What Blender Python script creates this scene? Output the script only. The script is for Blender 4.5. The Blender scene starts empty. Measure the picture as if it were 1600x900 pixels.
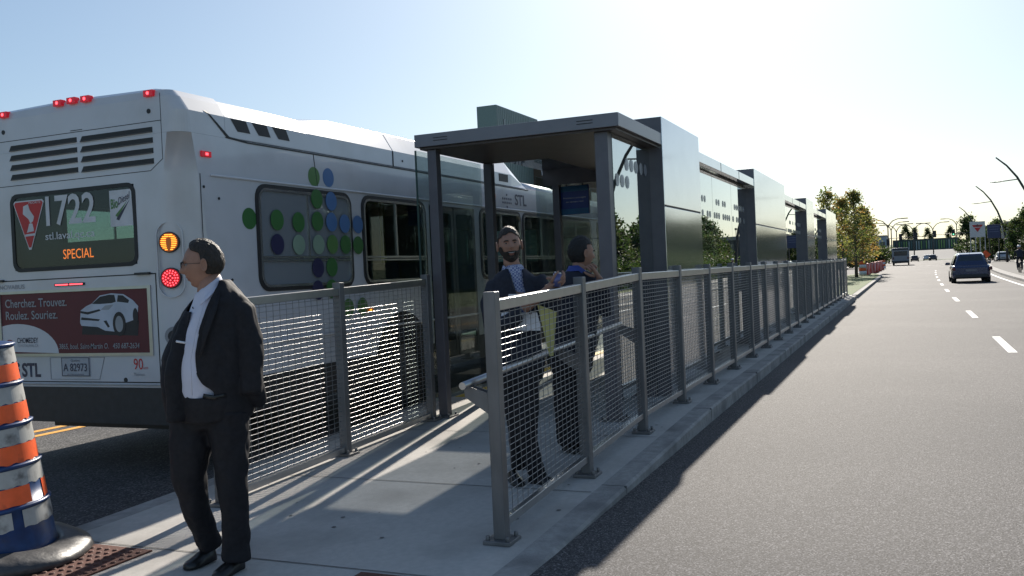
import bpy, bmesh, math, random
from mathutils import Vector, Matrix, noise
R = math.radians
SC = bpy.context.scene
COL = SC.collection
random.seed(7)

# ------------------------------------------------------------------ camera
cam_d = bpy.data.cameras.new("camera"); cam = bpy.data.objects.new("camera", cam_d); COL.objects.link(cam)
yaw, pit, rol = R(23.468), R(-0.938), R(-2.565)
fw = Vector((math.cos(pit)*math.cos(yaw), math.cos(pit)*math.sin(yaw), math.sin(pit)))
rt0 = Vector((math.sin(yaw), -math.cos(yaw), 0)); up0 = rt0.cross(fw)
rt = rt0*math.cos(rol)+up0*math.sin(rol); up = -rt0*math.sin(rol)+up0*math.cos(rol)
m = Matrix((rt, up, -fw)).transposed().to_4x4(); m.translation = Vector((0, 0, 1.57))
cam.matrix_world = m
cam_d.sensor_width = 36; cam_d.lens = 1430/1600*36; cam_d.clip_start = .05; cam_d.clip_end = 6000
SC.camera = cam
# ------------------------------------------------------------------ world, sun, exposure
EL, AZ = R(30.6), R(9.3)          # azimuth from +X towards +Y
w = bpy.data.worlds.new("World"); SC.world = w; w.use_nodes = True
nt = w.node_tree; bg = nt.nodes["Background"]; sky = nt.nodes.new("ShaderNodeTexSky")
sky.sky_type = 'NISHITA'; sky.sun_disc = False; sky.sun_elevation = EL; sky.sun_rotation = R(90)-AZ
sky.air_density = 1.0; sky.dust_density = .9; sky.ozone_density = 1.6
wb = nt.nodes.new("ShaderNodeMix"); wb.data_type = 'RGBA'; wb.blend_type = 'MULTIPLY'; wb.inputs[0].default_value = 1
wb.inputs[7].default_value = (.89, 1.01, 1.11, 1)          # the phone's cool white balance
gm = nt.nodes.new("ShaderNodeGamma"); gm.inputs[1].default_value = .74   # gamma flattens the contrast of the sky colour
nt.links.new(sky.outputs[0], gm.inputs[0]); nt.links.new(gm.outputs[0], wb.inputs[6]); nt.links.new(wb.outputs[2], bg.inputs[0]); bg.inputs[1].default_value = .108
sd = bpy.data.lights.new("sun", 'SUN'); sun = bpy.data.objects.new("sun", sd); COL.objects.link(sun)
sd.energy = 5.0; sd.angle = R(.55); sd.color = (1, .92, .81)
S = Vector((math.cos(EL)*math.cos(AZ), math.cos(EL)*math.sin(AZ), math.sin(EL)))
sun.rotation_euler = S.to_track_quat('Z', 'Y').to_euler()
SC.view_settings.view_transform = 'Standard'; SC.view_settings.look = 'None'
SC.view_settings.gamma = 1; SC.view_settings.use_curve_mapping = False
SC.view_settings.exposure = 0.62

# ------------------------------------------------------------------ materials
MATS = {}
def mat(name, col, rough=.6, metal=0, var=.12, scale=6., bump=0., bscale=40., emit=None, estr=1., spec=.5, coat=0., trans=None, stretch=None, dirt=None, cells=False):
    if name in MATS: return MATS[name]
    M = bpy.data.materials.new(name); M.use_nodes = True; MATS[name] = M
    n = M.node_tree.nodes; l = M.node_tree.links; b = n["Principled BSDF"]
    b.inputs["Roughness"].default_value = rough; b.inputs["Metallic"].default_value = metal
    b.inputs["Specular IOR Level"].default_value = spec; b.inputs["Coat Weight"].default_value = coat
    b.inputs["Coat Roughness"].default_value = .08
    tc = n.new("ShaderNodeTexCoord"); vec = tc.outputs["Object"]
    if stretch:
        mp = n.new("ShaderNodeMapping"); mp.inputs["Scale"].default_value = stretch; l.new(vec, mp.inputs[0]); vec = mp.outputs[0]
    tx = n.new("ShaderNodeTexNoise"); tx.inputs["Scale"].default_value = scale; tx.inputs["Detail"].default_value = 6
    l.new(vec, tx.inputs["Vector"])
    rp = n.new("ShaderNodeValToRGB"); c = Vector(col); src = tx.outputs[0]
    if cells:      # stone chips: one random tone per cell
        vo = n.new("ShaderNodeTexVoronoi"); vo.inputs["Scale"].default_value = scale; l.new(vec, vo.inputs["Vector"])
        sx = n.new("ShaderNodeSeparateColor"); l.new(vo.outputs["Color"], sx.inputs[0]); src = sx.outputs[0]
    rp.color_ramp.elements[0].position = .3; rp.color_ramp.elements[1].position = .7
    rp.color_ramp.elements[0].color = (*(c*(1-var)), 1); rp.color_ramp.elements[1].color = (*(c*(1+var)), 1)
    l.new(src, rp.inputs[0]); out = rp.outputs[0]
    if cells: rp.color_ramp.elements[0].position = .1; rp.color_ramp.elements[1].position = .8; e_ = rp.color_ramp.elements.new(.97); e_.color = (*(c*3.2), 1)
    if dirt:   # larger patches of a second colour: (colour, scale, low, high)
        t2 = n.new("ShaderNodeTexNoise"); t2.inputs["Scale"].default_value = dirt[1]; t2.inputs["Detail"].default_value = 8
        l.new(vec, t2.inputs["Vector"])
        mr = n.new("ShaderNodeMapRange"); mr.inputs[1].default_value = dirt[2]; mr.inputs[2].default_value = dirt[3]
        l.new(t2.outputs[0], mr.inputs[0]); mx = n.new("ShaderNodeMix"); mx.data_type = 'RGBA'
        l.new(mr.outputs[0], mx.inputs[0]); l.new(out, mx.inputs[6]); mx.inputs[7].default_value = (*dirt[0], 1); o2 = mx.outputs[2]
        if cells:  # wheel-polished patches keep their chips
            mx.inputs[7].default_value = (*[dirt[0][k]/col[k] for k in range(3)], 1); mx.blend_type = 'MULTIPLY'
        out = o2
    l.new(out, b.inputs["Base Color"])
    if bump:
        tb = n.new("ShaderNodeTexNoise"); tb.inputs["Scale"].default_value = bscale; tb.inputs["Detail"].default_value = 5
        l.new(vec, tb.inputs["Vector"]); bp = n.new("ShaderNodeBump"); bp.inputs["Strength"].default_value = bump
        bp.inputs["Distance"].default_value = .01
        l.new(tb.outputs[0], bp.inputs["Height"]); l.new(bp.outputs[0], b.inputs["Normal"])
    if emit: b.inputs["Emission Color"].default_value = (*emit, 1); b.inputs["Emission Strength"].default_value = estr
    return M
def glassmat(name, tint, ior=1.5, rough=.0, extra=0., film=None):
    M = bpy.data.materials.new(name); M.use_nodes = True; MATS[name] = M
    n = M.node_tree.nodes; l = M.node_tree.links; o = n["Material Output"]; n.remove(n["Principled BSDF"])
    t = n.new("ShaderNodeBsdfTransparent"); t.inputs[0].default_value = (*tint, 1)
    g = n.new("ShaderNodeBsdfGlossy"); g.inputs["Roughness"].default_value = rough; g.inputs[0].default_value = (.95, .97, .96, 1)
    f = n.new("ShaderNodeLayerWeight"); f.inputs[0].default_value = .5      # Schlick curve, the same on both faces of the pane
    p5 = n.new("ShaderNodeMath"); p5.operation = 'POWER'; p5.inputs[1].default_value = 5; l.new(f.outputs["Facing"], p5.inputs[0])
    a = n.new("ShaderNodeMath"); a.operation = 'ADD'; a.use_clamp = True; a.inputs[1].default_value = ((ior-1)/(ior+1))**2+extra; l.new(p5.outputs[0], a.inputs[0])
    mx = n.new("ShaderNodeMixShader"); l.new(a.outputs[0], mx.inputs[0]); l.new(t.outputs[0], mx.inputs[1]); l.new(g.outputs[0], mx.inputs[2])
    out = mx.outputs[0]
    if film:
        d = n.new("ShaderNodeBsdfDiffuse"); d.inputs[0].default_value = (*film[0], 1)
        m2 = n.new("ShaderNodeMixShader"); m2.inputs[0].default_value = film[1]; l.new(out, m2.inputs[1]); l.new(d.outputs[0], m2.inputs[2]); out = m2.outputs[0]
    l.new(out, o.inputs[0]); return M

# setting
asph = mat('asphalt', (.054, .052, .054), .80, var=.55, scale=125, bump=.6, bscale=85, spec=.30, cells=True, dirt=((.067, .064, .065), .25, .48, .60))
asph_far = mat('asphalt_dark', (.042, .040, .043), .85, var=.5, scale=80, cells=True, bump=.4, bscale=150, spec=.3, dirt=((.085, .083, .08), .5, .45, .7))
conc = mat('concrete', (.45, .43, .40), .82, var=.07, scale=25, bump=.25, bscale=120, spec=.3, dirt=((.30, .285, .265), 1.3, .45, .72))
kerbc = mat('kerb_concrete', (.30, .29, .275), .85, var=.16, scale=18, bump=.5, bscale=60, dirt=((.17, .165, .16), 2.6, .45, .68))
jointm = mat('joint', (.13, .125, .12), .9)
tactm = mat('cast_iron_rust', (.105, .036, .022), .75, var=.25, scale=20, bump=.3, bscale=80)
wpaint = mat('road_paint_white', (.72, .72, .70), .7, var=.1, scale=30)
ypaint = mat('road_paint_yellow', (.75, .36, .04), .7, var=.1, scale=30)
grass = mat('grass', (.075, .12, .025), .9, var=.35, scale=8, bump=.8, bscale=30, dirt=((.13, .13, .045), .7, .5, .7))
# metal and glass
galv = mat('galvanised_post', (.20, .195, .195), .48, .6, var=.18, scale=9, bump=.12, bscale=60, stretch=(1, 1, .3))
alu = mat('brushed_rail', (.50, .50, .50), .32, .95, var=.06, scale=12)
wire = mat('mesh_wire', (.42, .42, .42), .32, .9, var=.08, scale=20)
wirev = mat('mesh_wire_upright_shaded', (.24, .24, .245), .45, .7, var=.08, scale=20)  # same wire, darker: the backlit shade of the uprights is in the colour
panel = mat('satin_cladding', (.60, .605, .62), .10, .85, var=.03, scale=3)
fascia = mat('fascia_metal', (.17, .165, .18), .34, .6, var=.04, scale=5)
frame_m = mat('shelter_frame', (.13, .125, .14), .45, .35, var=.08, scale=7)
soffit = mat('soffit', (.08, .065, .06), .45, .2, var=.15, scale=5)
glass = glassmat('shelter_glass', (.80, .86, .85), 1.5)
glass_r = glassmat('road_side_glass', (.45, .50, .50), 2.0, 0, .30)
busglass = glassmat('bus_glass', (.56, .65, .62), 1.5)
gap_shade = glassmat('gap_shade_glass', (.50, .52, .53), 1.5)
busglass_w = glassmat('bus_frosted_glass', (.72, .84, .80), 1.5, 0, .0, film=((.40, .41, .45), .42))
# bus
busw = mat('bus_white_paint', (.60, .60, .63), .26, var=.035, scale=3, spec=.5, coat=.6, bump=.02, bscale=3, dirt=((.50, .49, .50), 1.6, .5, .8))
black = mat('black_rubber', (.018, .018, .02), .55, var=.2)
darkp = mat('dark_plastic', (.03, .03, .033), .5, var=.2, scale=15)
inter = mat('bus_interior', (.05, .052, .058), .7, var=.2)
chrome = mat('window_trim', (.55, .55, .56), .22, .9)
tyre = mat('tyre', (.022, .022, .022), .85, bump=.4, bscale=40)
rim = mat('wheel_rim', (.10, .10, .10), .6, .3, var=.3)
redlamp = mat('red_lamp', (.5, .01, .02), .25, emit=(1, .02, .05), estr=.12)
redled = mat('red_led', (.8, .1, .1), .3, emit=(1, .06, .08), estr=2.6)
ambled = mat('amber_led', (.8, .4, .05), .3, emit=(1, .3, .03), estr=2.2)
amblamp = mat('amber_lamp', (.35, .10, .01), .3, emit=(.8, .2, .01), estr=.1)
ledtxt = mat('led_text', (.9, .3, .05), .4, emit=(1, .17, .02), estr=2.0)
adred = mat('advert_red', (.115, .014, .022), .5, var=.06)
adwhite = mat('advert_white', (.62, .62, .64), .5, var=.02)
adgrey = mat('advert_grey', (.33, .34, .36), .5)
adpale = mat('advert_pale', (.5, .53, .6), .5)
addark = mat('advert_dark', (.02, .02, .025), .5)
txtdark = mat('lettering_dark', (.045, .045, .075), .5)
txtred = mat('lettering_red', (.55, .03, .03), .5)
txtwhite = mat('lettering_white', (.62, .62, .64), .5)
dgreen = mat('dot_green', (.035, .145, .035), .4, var=.03)
dlime = mat('dot_lime', (.085, .20, .055), .4, var=.03)
dblue = mat('dot_blue', (.06, .16, .36), .4, var=.03)
dnavy = mat('dot_navy', (.02, .02, .075), .4, var=.03)
dpale = mat('dot_pale', (.22, .32, .24), .4, var=.03)
signred = mat('sign_red', (.5, .02, .025), .45)
seatm = mat('bus_seat', (.03, .05, .12), .8)
bluep = mat('blue_sign', (.012, .035, .20), .35)
teal = mat('teal_sign', (.01, .10, .22), .35)

# ------------------------------------------------------------------ mesh helpers
class MB:
    def __init__(s): s.v = []; s.f = []; s.m = []; s.sm = []
    def add(s, vs, fs, mi=0, smooth=False):
        o = len(s.v); s.v += [tuple(p) for p in vs]
        for f in fs: s.f.append(tuple(o+i for i in f)); s.m.append(mi); s.sm.append(smooth)
        return s
    def box(s, x0, x1, y0, y1, z0, z1, mi=0):
        vs = [(x, y, z) for z in (z0, z1) for x, y in ((x0, y0), (x1, y0), (x1, y1), (x0, y1))]
        return s.add(vs, [(3, 2, 1, 0), (4, 5, 6, 7), (0, 1, 5, 4), (1, 2, 6, 5), (2, 3, 7, 6), (3, 0, 4, 7)], mi)
    def hexa(s, b, t, mi=0):      # bottom 4 pts ccw from above, top 4
        return s.add(list(b)+list(t), [(3, 2, 1, 0), (4, 5, 6, 7), (0, 1, 5, 4), (1, 2, 6, 5), (2, 3, 7, 6), (3, 0, 4, 7)], mi)
    def tube(s, path, rad, n=8, mi=0, smooth=True, cap=True, flat=None):
        P = [Vector(p) for p in path]; k = len(P)
        if not isinstance(rad, (list, tuple)): rad = [rad]*k
        ref = None; rings = []
        for i, p in enumerate(P):
            t = (P[min(i+1, k-1)]-P[max(i-1, 0)]).normalized()
            if ref is None: ref = Vector((0, 0, 1)) if abs(t.z) < .9 else Vector((1, 0, 0))
            a = (ref-t*ref.dot(t)).normalized(); ref = a; b = t.cross(a)
            r = rad[i]; ra, rb = r if isinstance(r, tuple) else (r, r)
            rings.append([p+a*math.cos(q*2*math.pi/n)*ra+b*math.sin(q*2*math.pi/n)*rb for q in range(n)])
        vs = [q for r in rings for q in r]; fs = []
        for i in range(k-1):
            for q in range(n):
                fs.append((i*n+q, i*n+(q+1) % n, (i+1)*n+(q+1) % n, (i+1)*n+q))
        o = len(s.v); s.add(vs, fs, mi, smooth)
        if cap:
            s.f.append(tuple(o+q for q in reversed(range(n)))); s.m.append(mi); s.sm.append(False)
            s.f.append(tuple(o+(k-1)*n+q for q in range(n))); s.m.append(mi); s.sm.append(False)
        return s
    def rings(s, R_, mi=0, smooth=True, capb=True, capt=True):   # R_: list of closed loops of equal length
        n = len(R_[0]); o = len(s.v); s.v += [tuple(p) for r in R_ for p in r]
        for i in range(len(R_)-1):
            for q in range(n):
                s.f.append((o+i*n+q, o+i*n+(q+1) % n, o+(i+1)*n+(q+1) % n, o+(i+1)*n+q)); s.m.append(mi); s.sm.append(smooth)
        if capb: s.f.append(tuple(o+q for q in reversed(range(n)))); s.m.append(mi); s.sm.append(False)
        if capt: s.f.append(tuple(o+(len(R_)-1)*n+q for q in range(n))); s.m.append(mi); s.sm.append(False)
        return s
    def plate(s, pts, O, U, V, t=.003, mi=0):   # flat polygon pts (u,v) ccw seen from outside, thickness t outward (U x V)
        O, U, V = Vector(O), Vector(U), Vector(V); N = U.cross(V)
        a = [O+U*p[0]+V*p[1] for p in pts]; b = [q+N*t for q in a]; n = len(pts)
        fs = [tuple(range(n, 2*n)), tuple(reversed(range(n)))]+[(i, (i+1) % n, n+(i+1) % n, n+i) for i in range(n)]
        return s.add(a+b, fs, mi)
    def build(s, name, mats, parent=None, bevel=0, loc=None):
        me = bpy.data.meshes.new(name); me.from_pydata(s.v, [], s.f)
        if not isinstance(mats, (list, tuple)): mats = [mats]
        for q in mats: me.materials.append(q)
        me.polygons.foreach_set('material_index', s.m); me.polygons.foreach_set('use_smooth', s.sm)
        me.update()
        o = bpy.data.objects.new(name, me); COL.objects.link(o)
        if parent is not None: o.parent = parent
        if loc is not None: o.location = loc
        if bevel:
            bv = o.modifiers.new('bevel', 'BEVEL'); bv.width = bevel; bv.segments = 2; bv.limit_method = 'ANGLE'; bv.angle_limit = R(40)
        return o
def tag(o, label=None, cat=None, group=None, kind=None):
    if label: o['label'] = label
    if cat: o['category'] = cat
    if group: o['group'] = group
    if kind: o['kind'] = kind
    return o
def thing(name, loc, label, cat, group=None, rz=0):
    e = bpy.data.objects.new(name, None); e.empty_display_size = .2; COL.objects.link(e); e.location = loc; e.rotation_euler = (0, 0, rz)
    return tag(e, label, cat, group)
def copy_tree(root, loc, rz=None, label=None, scale=None):
    r = root.copy(); COL.objects.link(r); r.location = loc
    if rz is not None: r.rotation_euler = (0, 0, rz)
    if scale is not None: r.scale = (scale,)*3
    if label: r['label'] = label
    def rec(a, b):
        for ch in list(a.children):
            c = ch.copy(); COL.objects.link(c); c.parent = b; rec(ch, c)
    rec(root, r); return r
def rrect(u0, u1, v0, v1, r, n=5):
    P = []
    for cx, cy, a0 in ((u1-r, v0+r, -90), (u1-r, v1-r, 0), (u0+r, v1-r, 90), (u0+r, v0+r, 180)):
        for i in range(n+1):
            a = R(a0+90*i/n); P.append((cx+r*math.cos(a), cy+r*math.sin(a)))
    return P
def circ(cx, cy, r, n=20, ry=None): return [(cx+r*math.cos(2*math.pi*i/n), cy+(ry or r)*math.sin(2*math.pi*i/n)) for i in range(n)]
def ring_plate(mb, outer, inner, O, U, V, t, mi=0):
    O, U, V = Vector(O), Vector(U), Vector(V); N = U.cross(V); n = len(outer)
    P = lambda L, h: [O+U*p[0]+V*p[1]+N*h for p in L]
    vs = P(outer, 0)+P(outer, t)+P(inner, t)+P(inner, 0); fs = []
    for i in range(n):
        j = (i+1) % n
        fs += [(i, j, n+j, n+i), (n+i, n+j, 2*n+j, 2*n+i), (2*n+i, 2*n+j, 3*n+j, 3*n+i)]
    mb.add(vs, fs, mi)
def text(name, s, O, U, V, w_, h_, m_, parent, bold=0., shear=0., t=.002):
    cu = bpy.data.curves.new(name, 'FONT'); cu.body = s; cu.size = 1; cu.offset = bold; cu.shear = shear; cu.extrude = 0; cu.resolution_u = 3
    to = bpy.data.objects.new(name, cu); COL.objects.link(to)
    dg = bpy.context.evaluated_depsgraph_get(); me = bpy.data.meshes.new_from_object(to.evaluated_get(dg))
    bpy.data.objects.remove(to); bpy.data.curves.remove(cu)
    xs = [v.co.x for v in me.vertices]; ys = [v.co.y for v in me.vertices]
    x0, x1, y0, y1 = min(xs), max(xs), min(ys), max(ys); O, U, V = Vector(O), Vector(U), Vector(V); N = U.cross(V)
    for v in me.vertices:
        a = (v.co.x-x0)/(x1-x0)*w_; b = (v.co.y-y0)/(y1-y0)*h_; v.co = O+U*a+V*b+N*t
    me.materials.clear(); me.materials.append(m_)
    o = bpy.data.objects.new(name, me); COL.objects.link(o); o.parent = parent; return o
def struct(o): o['kind'] = 'structure'; return o
def lerp(a, b, t): return a+(b-a)*t
def smooth(t): t = max(0, min(1, t)); return t*t*(3-2*t)
X3, Y3, Z3 = Vector((1, 0, 0)), Vector((0, 1, 0)), Vector((0, 0, 1))

# ------------------------------------------------------------------ ground
def pz(x): return .012+.128*max(0, min(1, (x-4.5)/4.8))      # walking surface of the platform ramp
def cr(x): return -.0004*max(0, x-30)**2                       # the right edge swings away
def cm(x): return -.00021*max(0, x-30)**2
def hill(x): return 3.0*smooth((x-265)/55)+ (x-320)*.012*(x > 320)
g = MB()
gx = [-200, -40, 0, 60, 120, 200, 265, 275, 285, 295, 305, 320, 400, 700, 1500, 3500]
gy = [-2500, -600, -200, -60, -20, 0, 20, 60, 200, 600, 2500]
vs = [(x, y, -.012+hill(x)) for x in gx for y in gy]; n = len(gy)
g.add(vs, [(i*n+j, (i+1)*n+j, (i+1)*n+j+1, i*n+j+1) for i in range(len(gx)-1) for j in range(n-1)])
struct(g.build('ground', grass))
def strip(name, xs, f0, f1, z, m_, thick=None):
    b = MB(); L = [(x, f0(x), z(x)) for x in xs]; Rr = [(x, f1(x), z(x)) for x in xs]; k = len(xs)
    b.add(L+Rr, [(i, i+1, k+i+1, k+i) if f0(xs[0]) < f1(xs[0]) else (i, k+i, k+i+1, i+1) for i in range(k-1)])
    if thick:
        L2 = [(p[0], p[1], p[2]-thick) for p in L]; R2 = [(p[0], p[1], p[2]-thick) for p in Rr]
        b.add(L+L2+Rr+R2, [(i, k+i, k+i+1, i+1) for i in range(k-1)]+[(2*k+i, 2*k+i+1, 3*k+i+1, 3*k+i) for i in range(k-1)]+[(0, 2*k, 3*k, k), (k-1, 2*k-1, 4*k-1, 3*k-1)])
    return struct(b.build(name, m_))
FX = [-30, 0, 15, 30, 40, 50, 60, 70, 80, 90, 100, 110, 120, 135, 150, 165, 180, 200, 220, 240, 262]
zc = lambda v: (lambda x: v)
strip('road', FX, lambda x: -5.0+cr(x), lambda x: 5.0, zc(0), asph)
strip('bus_lane_road', [-30, 0, 20, 40, 60, 85, 110, 150, 262], lambda x: 5.0, lambda x: 16, zc(.0), asph_far)
strip('cross_street', [150, 200], lambda x: -60, lambda x: 80, zc(.004), asph)
hx = [262, 266, 270, 275, 280, 285, 290, 295, 300, 305, 310, 320, 340, 400]
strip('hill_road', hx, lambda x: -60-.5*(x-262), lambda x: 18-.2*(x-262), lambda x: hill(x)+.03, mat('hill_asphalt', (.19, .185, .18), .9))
# right side strips: kerb, cycle path, sidewalk
strip('kerb_right', FX, lambda x: -5.55+cr(x), lambda x: -5.0+cr(x), zc(.13), kerbc, .13)
strip('cycle_path', FX, lambda x: -8.2+cr(x), lambda x: -5.55+cr(x), zc(.126), mat('path_asphalt', (.05, .05, .05), .85, var=.2, scale=40), .13)
strip('sidewalk', FX, lambda x: -10.0+cr(x), lambda x: -8.2+cr(x), zc(.134), conc, .14)
# median with grass beyond the platform
mx_ = [37.6, 45, 55, 65, 74, 79, 82, 84.2, 85.6, 86.2]
mr_ = lambda x: 1.85 if x < 74 else 1.85+1.75*(1-math.sqrt(max(0, 1-((x-74)/12.2)**2)))
ml_ = lambda x: 5.1 if x < 74 else 5.1-1.45*(1-math.sqrt(max(0, 1-((x-74)/12.2)**2)))
strip('median_kerb', mx_, mr_, lambda x: ml_(x), zc(.14), kerbc, .14)
strip('median_grass', mx_[:-1], lambda x: mr_(x)+.2, lambda x: ml_(x)-.2, zc(.15), grass)
# platform
PX = [-6, 3.4, 4.5, 9.3, 15, 25, 37.6]
strip('platform', PX, lambda x: 2.03, lambda x: 4.98, pz, conc)
for nm, a, b in (('platform_kerb_right', 1.85, 2.03), ('platform_kerb_left', 4.98, 5.16)):
    b_ = MB(); PXX = [-6, 3.4, 4.5]+[4.5+i*1.2 for i in range(1, 28)]
    zz = lambda x: pz(x)+.001
    L = []
    prof = [(0, -.3), (0, -.018), (.018, 0), (b-a-.001, 0), (b-a, 0), (b-a, -.3)] if a < 3 else [(0, -.3), (0, 0), (.001, 0), (b-a-.018, 0), (b-a, -.018), (b-a, -.3)]
    ringsL = [[(x, a+p[0], (zz(x)+p[1]) if p[1] > -.2 else -.05) for p in prof] for x in PXX]
    k = 6
    for i in range(len(PXX)-1):
        o = len(b_.v); b_.v += ringsL[i]+ringsL[i+1]
        for q in range(5): b_.f.append((o+q, o+k+q, o+k+q+1, o+q+1)[::-1]); b_.m.append(0); b_.sm.append(False)
    struct(b_.build(nm, kerbc))
j = MB()
for x, y0, y1 in ((4.14, 2.04, 4.97), (5.9, 2.04, 4.97), (7.7, 2.04, 4.97), (9.4, 2.04, 4.97), (11.2, 2.04, 4.97), (13, 2.04, 4.97), (15, 2.04, 4.97)):
    j.add([(x-.005, y0, pz(x)+.004), (x+.005, y0, pz(x)+.004), (x+.005, y1, pz(x)+.004), (x-.005, y1, pz(x)+.004)], [(0, 1, 2, 3)])
for k in range(12):
    x = 3.1+3.0*k
    j.box(x-.004, x+.004, 1.848, 2.03, .004, pz(x)+.0025)
struct(j.build('pavement_joints', jointm))
gr_ = MB(); rq = random.Random(8)
for _ in range(420):      # grit and crumbs lying along the kerb foot
    cx, cy, rr = rq.uniform(3.5, 30), 1.84-abs(rq.gauss(0, .10)), rq.uniform(.003, .010)
    gr_.rings([[(cx+rr*math.cos(a*1.2566), cy+rr*math.sin(a*1.2566), .001)for a in range(5)], [(cx+rr*.5*math.cos(a*1.2566), cy+rr*.5*math.sin(a*1.2566), .001+rr*.7) for a in range(5)]], capb=False)
tag(gr_.build('grit', mat('grit', (.17, .16, .15), .9)), kind='stuff')
sp = MB(); rq = random.Random(4)
for _ in range(90):
    cx, cy, rr = rq.uniform(2.5, 16), rq.uniform(2.1, 4.9), rq.uniform(.004, .016)
    sp.add([(cx+rr*(1+.3*rq.random())*math.cos(a*.785), cy+rr*math.sin(a*.785), pz(cx)+.0035) for a in range(8)], [tuple(range(8))])
struct(sp.build('pavement_spots', mat('gum_spot', (.16, .15, .14), .9)))
y = MB(); y.box(9.6, 37, 4.80, 4.96, .13, .146); struct(y.build('platform_edge_stripe', mat('yellow_tactile', (.6, .42, .05), .7)))
def tactile(y0, y1, label):
    t = MB(); t.box(3.3, 4.09, y0, y1, .008, .022)
    k = 0
    nx, ny = int(.8/.062), int((y1-y0)/.062)
    for i in range(nx):
        for q in range(ny):
            cx, cy = 3.33+i*.0625, y0+.035+q*.062
            t.rings([[(cx+r*math.cos(a*math.pi/4), cy+r*math.sin(a*math.pi/4), z) for a in range(8)] for r, z in ((.017, .022), (.013, .029), (.009, .030))], capb=False)
    return tag(t.build('tactile_plate', tactm, bevel=0), label, 'tactile plate', 'rust brown tactile plates')
tactile(4.18, 4.88, 'rust brown studded tactile plate in the concrete beside the traffic drum')
tactile(2.05, 2.72, 'rust brown tactile plate whose corner shows at the bottom edge near the railing')
# road paint
lm = MB()
for k in range(24):
    xa = 15.95+8.55*k
    if xa > 95: break
    xb = xa+3.0
    lm.add([(xa, -1.49+cm(xa), .004), (xb, -1.49+cm(xb), .004), (xb, -1.36+cm(xb), .004), (xa, -1.36+cm(xa), .004)], [(0, 1, 2, 3)])
struct(lm.build('lane_dashes', wpaint))
strip('edge_line', FX[1:-3], lambda x: -4.60+cr(x), lambda x: -4.46+cr(x), zc(.004), wpaint)
for a in (8.86, 9.16): strip('centre_line', [-20, 140], lambda x, a=a: a, lambda x, a=a: a+.12, zc(.004), ypaint)
strip('stop_line', [140, 140.5], lambda x: -10, lambda x: 1.9, zc(.006), wpaint)
# polygon helper
def ccw(P):
    a = sum(P[i][0]*P[(i+1) % len(P)][1]-P[(i+1) % len(P)][0]*P[i][1] for i in range(len(P)))
    return P if a > 0 else P[::-1]
# ------------------------------------------------------------------ railings
def wire_panel(xa, xb, y, za0, zb0, za1, zb1, nh, nv):
    """woven wire infill between two posts: a/b ends, 0 lower edge, 1 upper edge"""
    p = MB(); n = 6
    for i in range(nh):
        t = (i+.5)/nh
        p.tube([(xa, y, lerp(za0, za1, t)), (xb, y, lerp(zb0, zb1, t))], .0023, n, cap=False)
    for i in range(nv):
        t = (i+.5)/nv; x = lerp(xa, xb, t)
        p.tube([(x, y-.005, lerp(za0, zb0, t)), (x, y-.005, lerp(za1, zb1, t))], .0020, n, cap=False, mi=1)
    return p
def post_mb(top, base):
    p = MB(); h = .0375
    p.box(-h, h, -h, h, base+.02, top); return p
def base_mb(base):
    p = MB(); p.box(-.085, .085, -.085, .085, base, base+.022)
    for sx in (-1, 1):
        for sy in (-1, 1):
            p.tube([(sx*.062, sy*.062, base+.02), (sx*.062, sy*.062, base+.05)], .013, 6)
    return p
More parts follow.
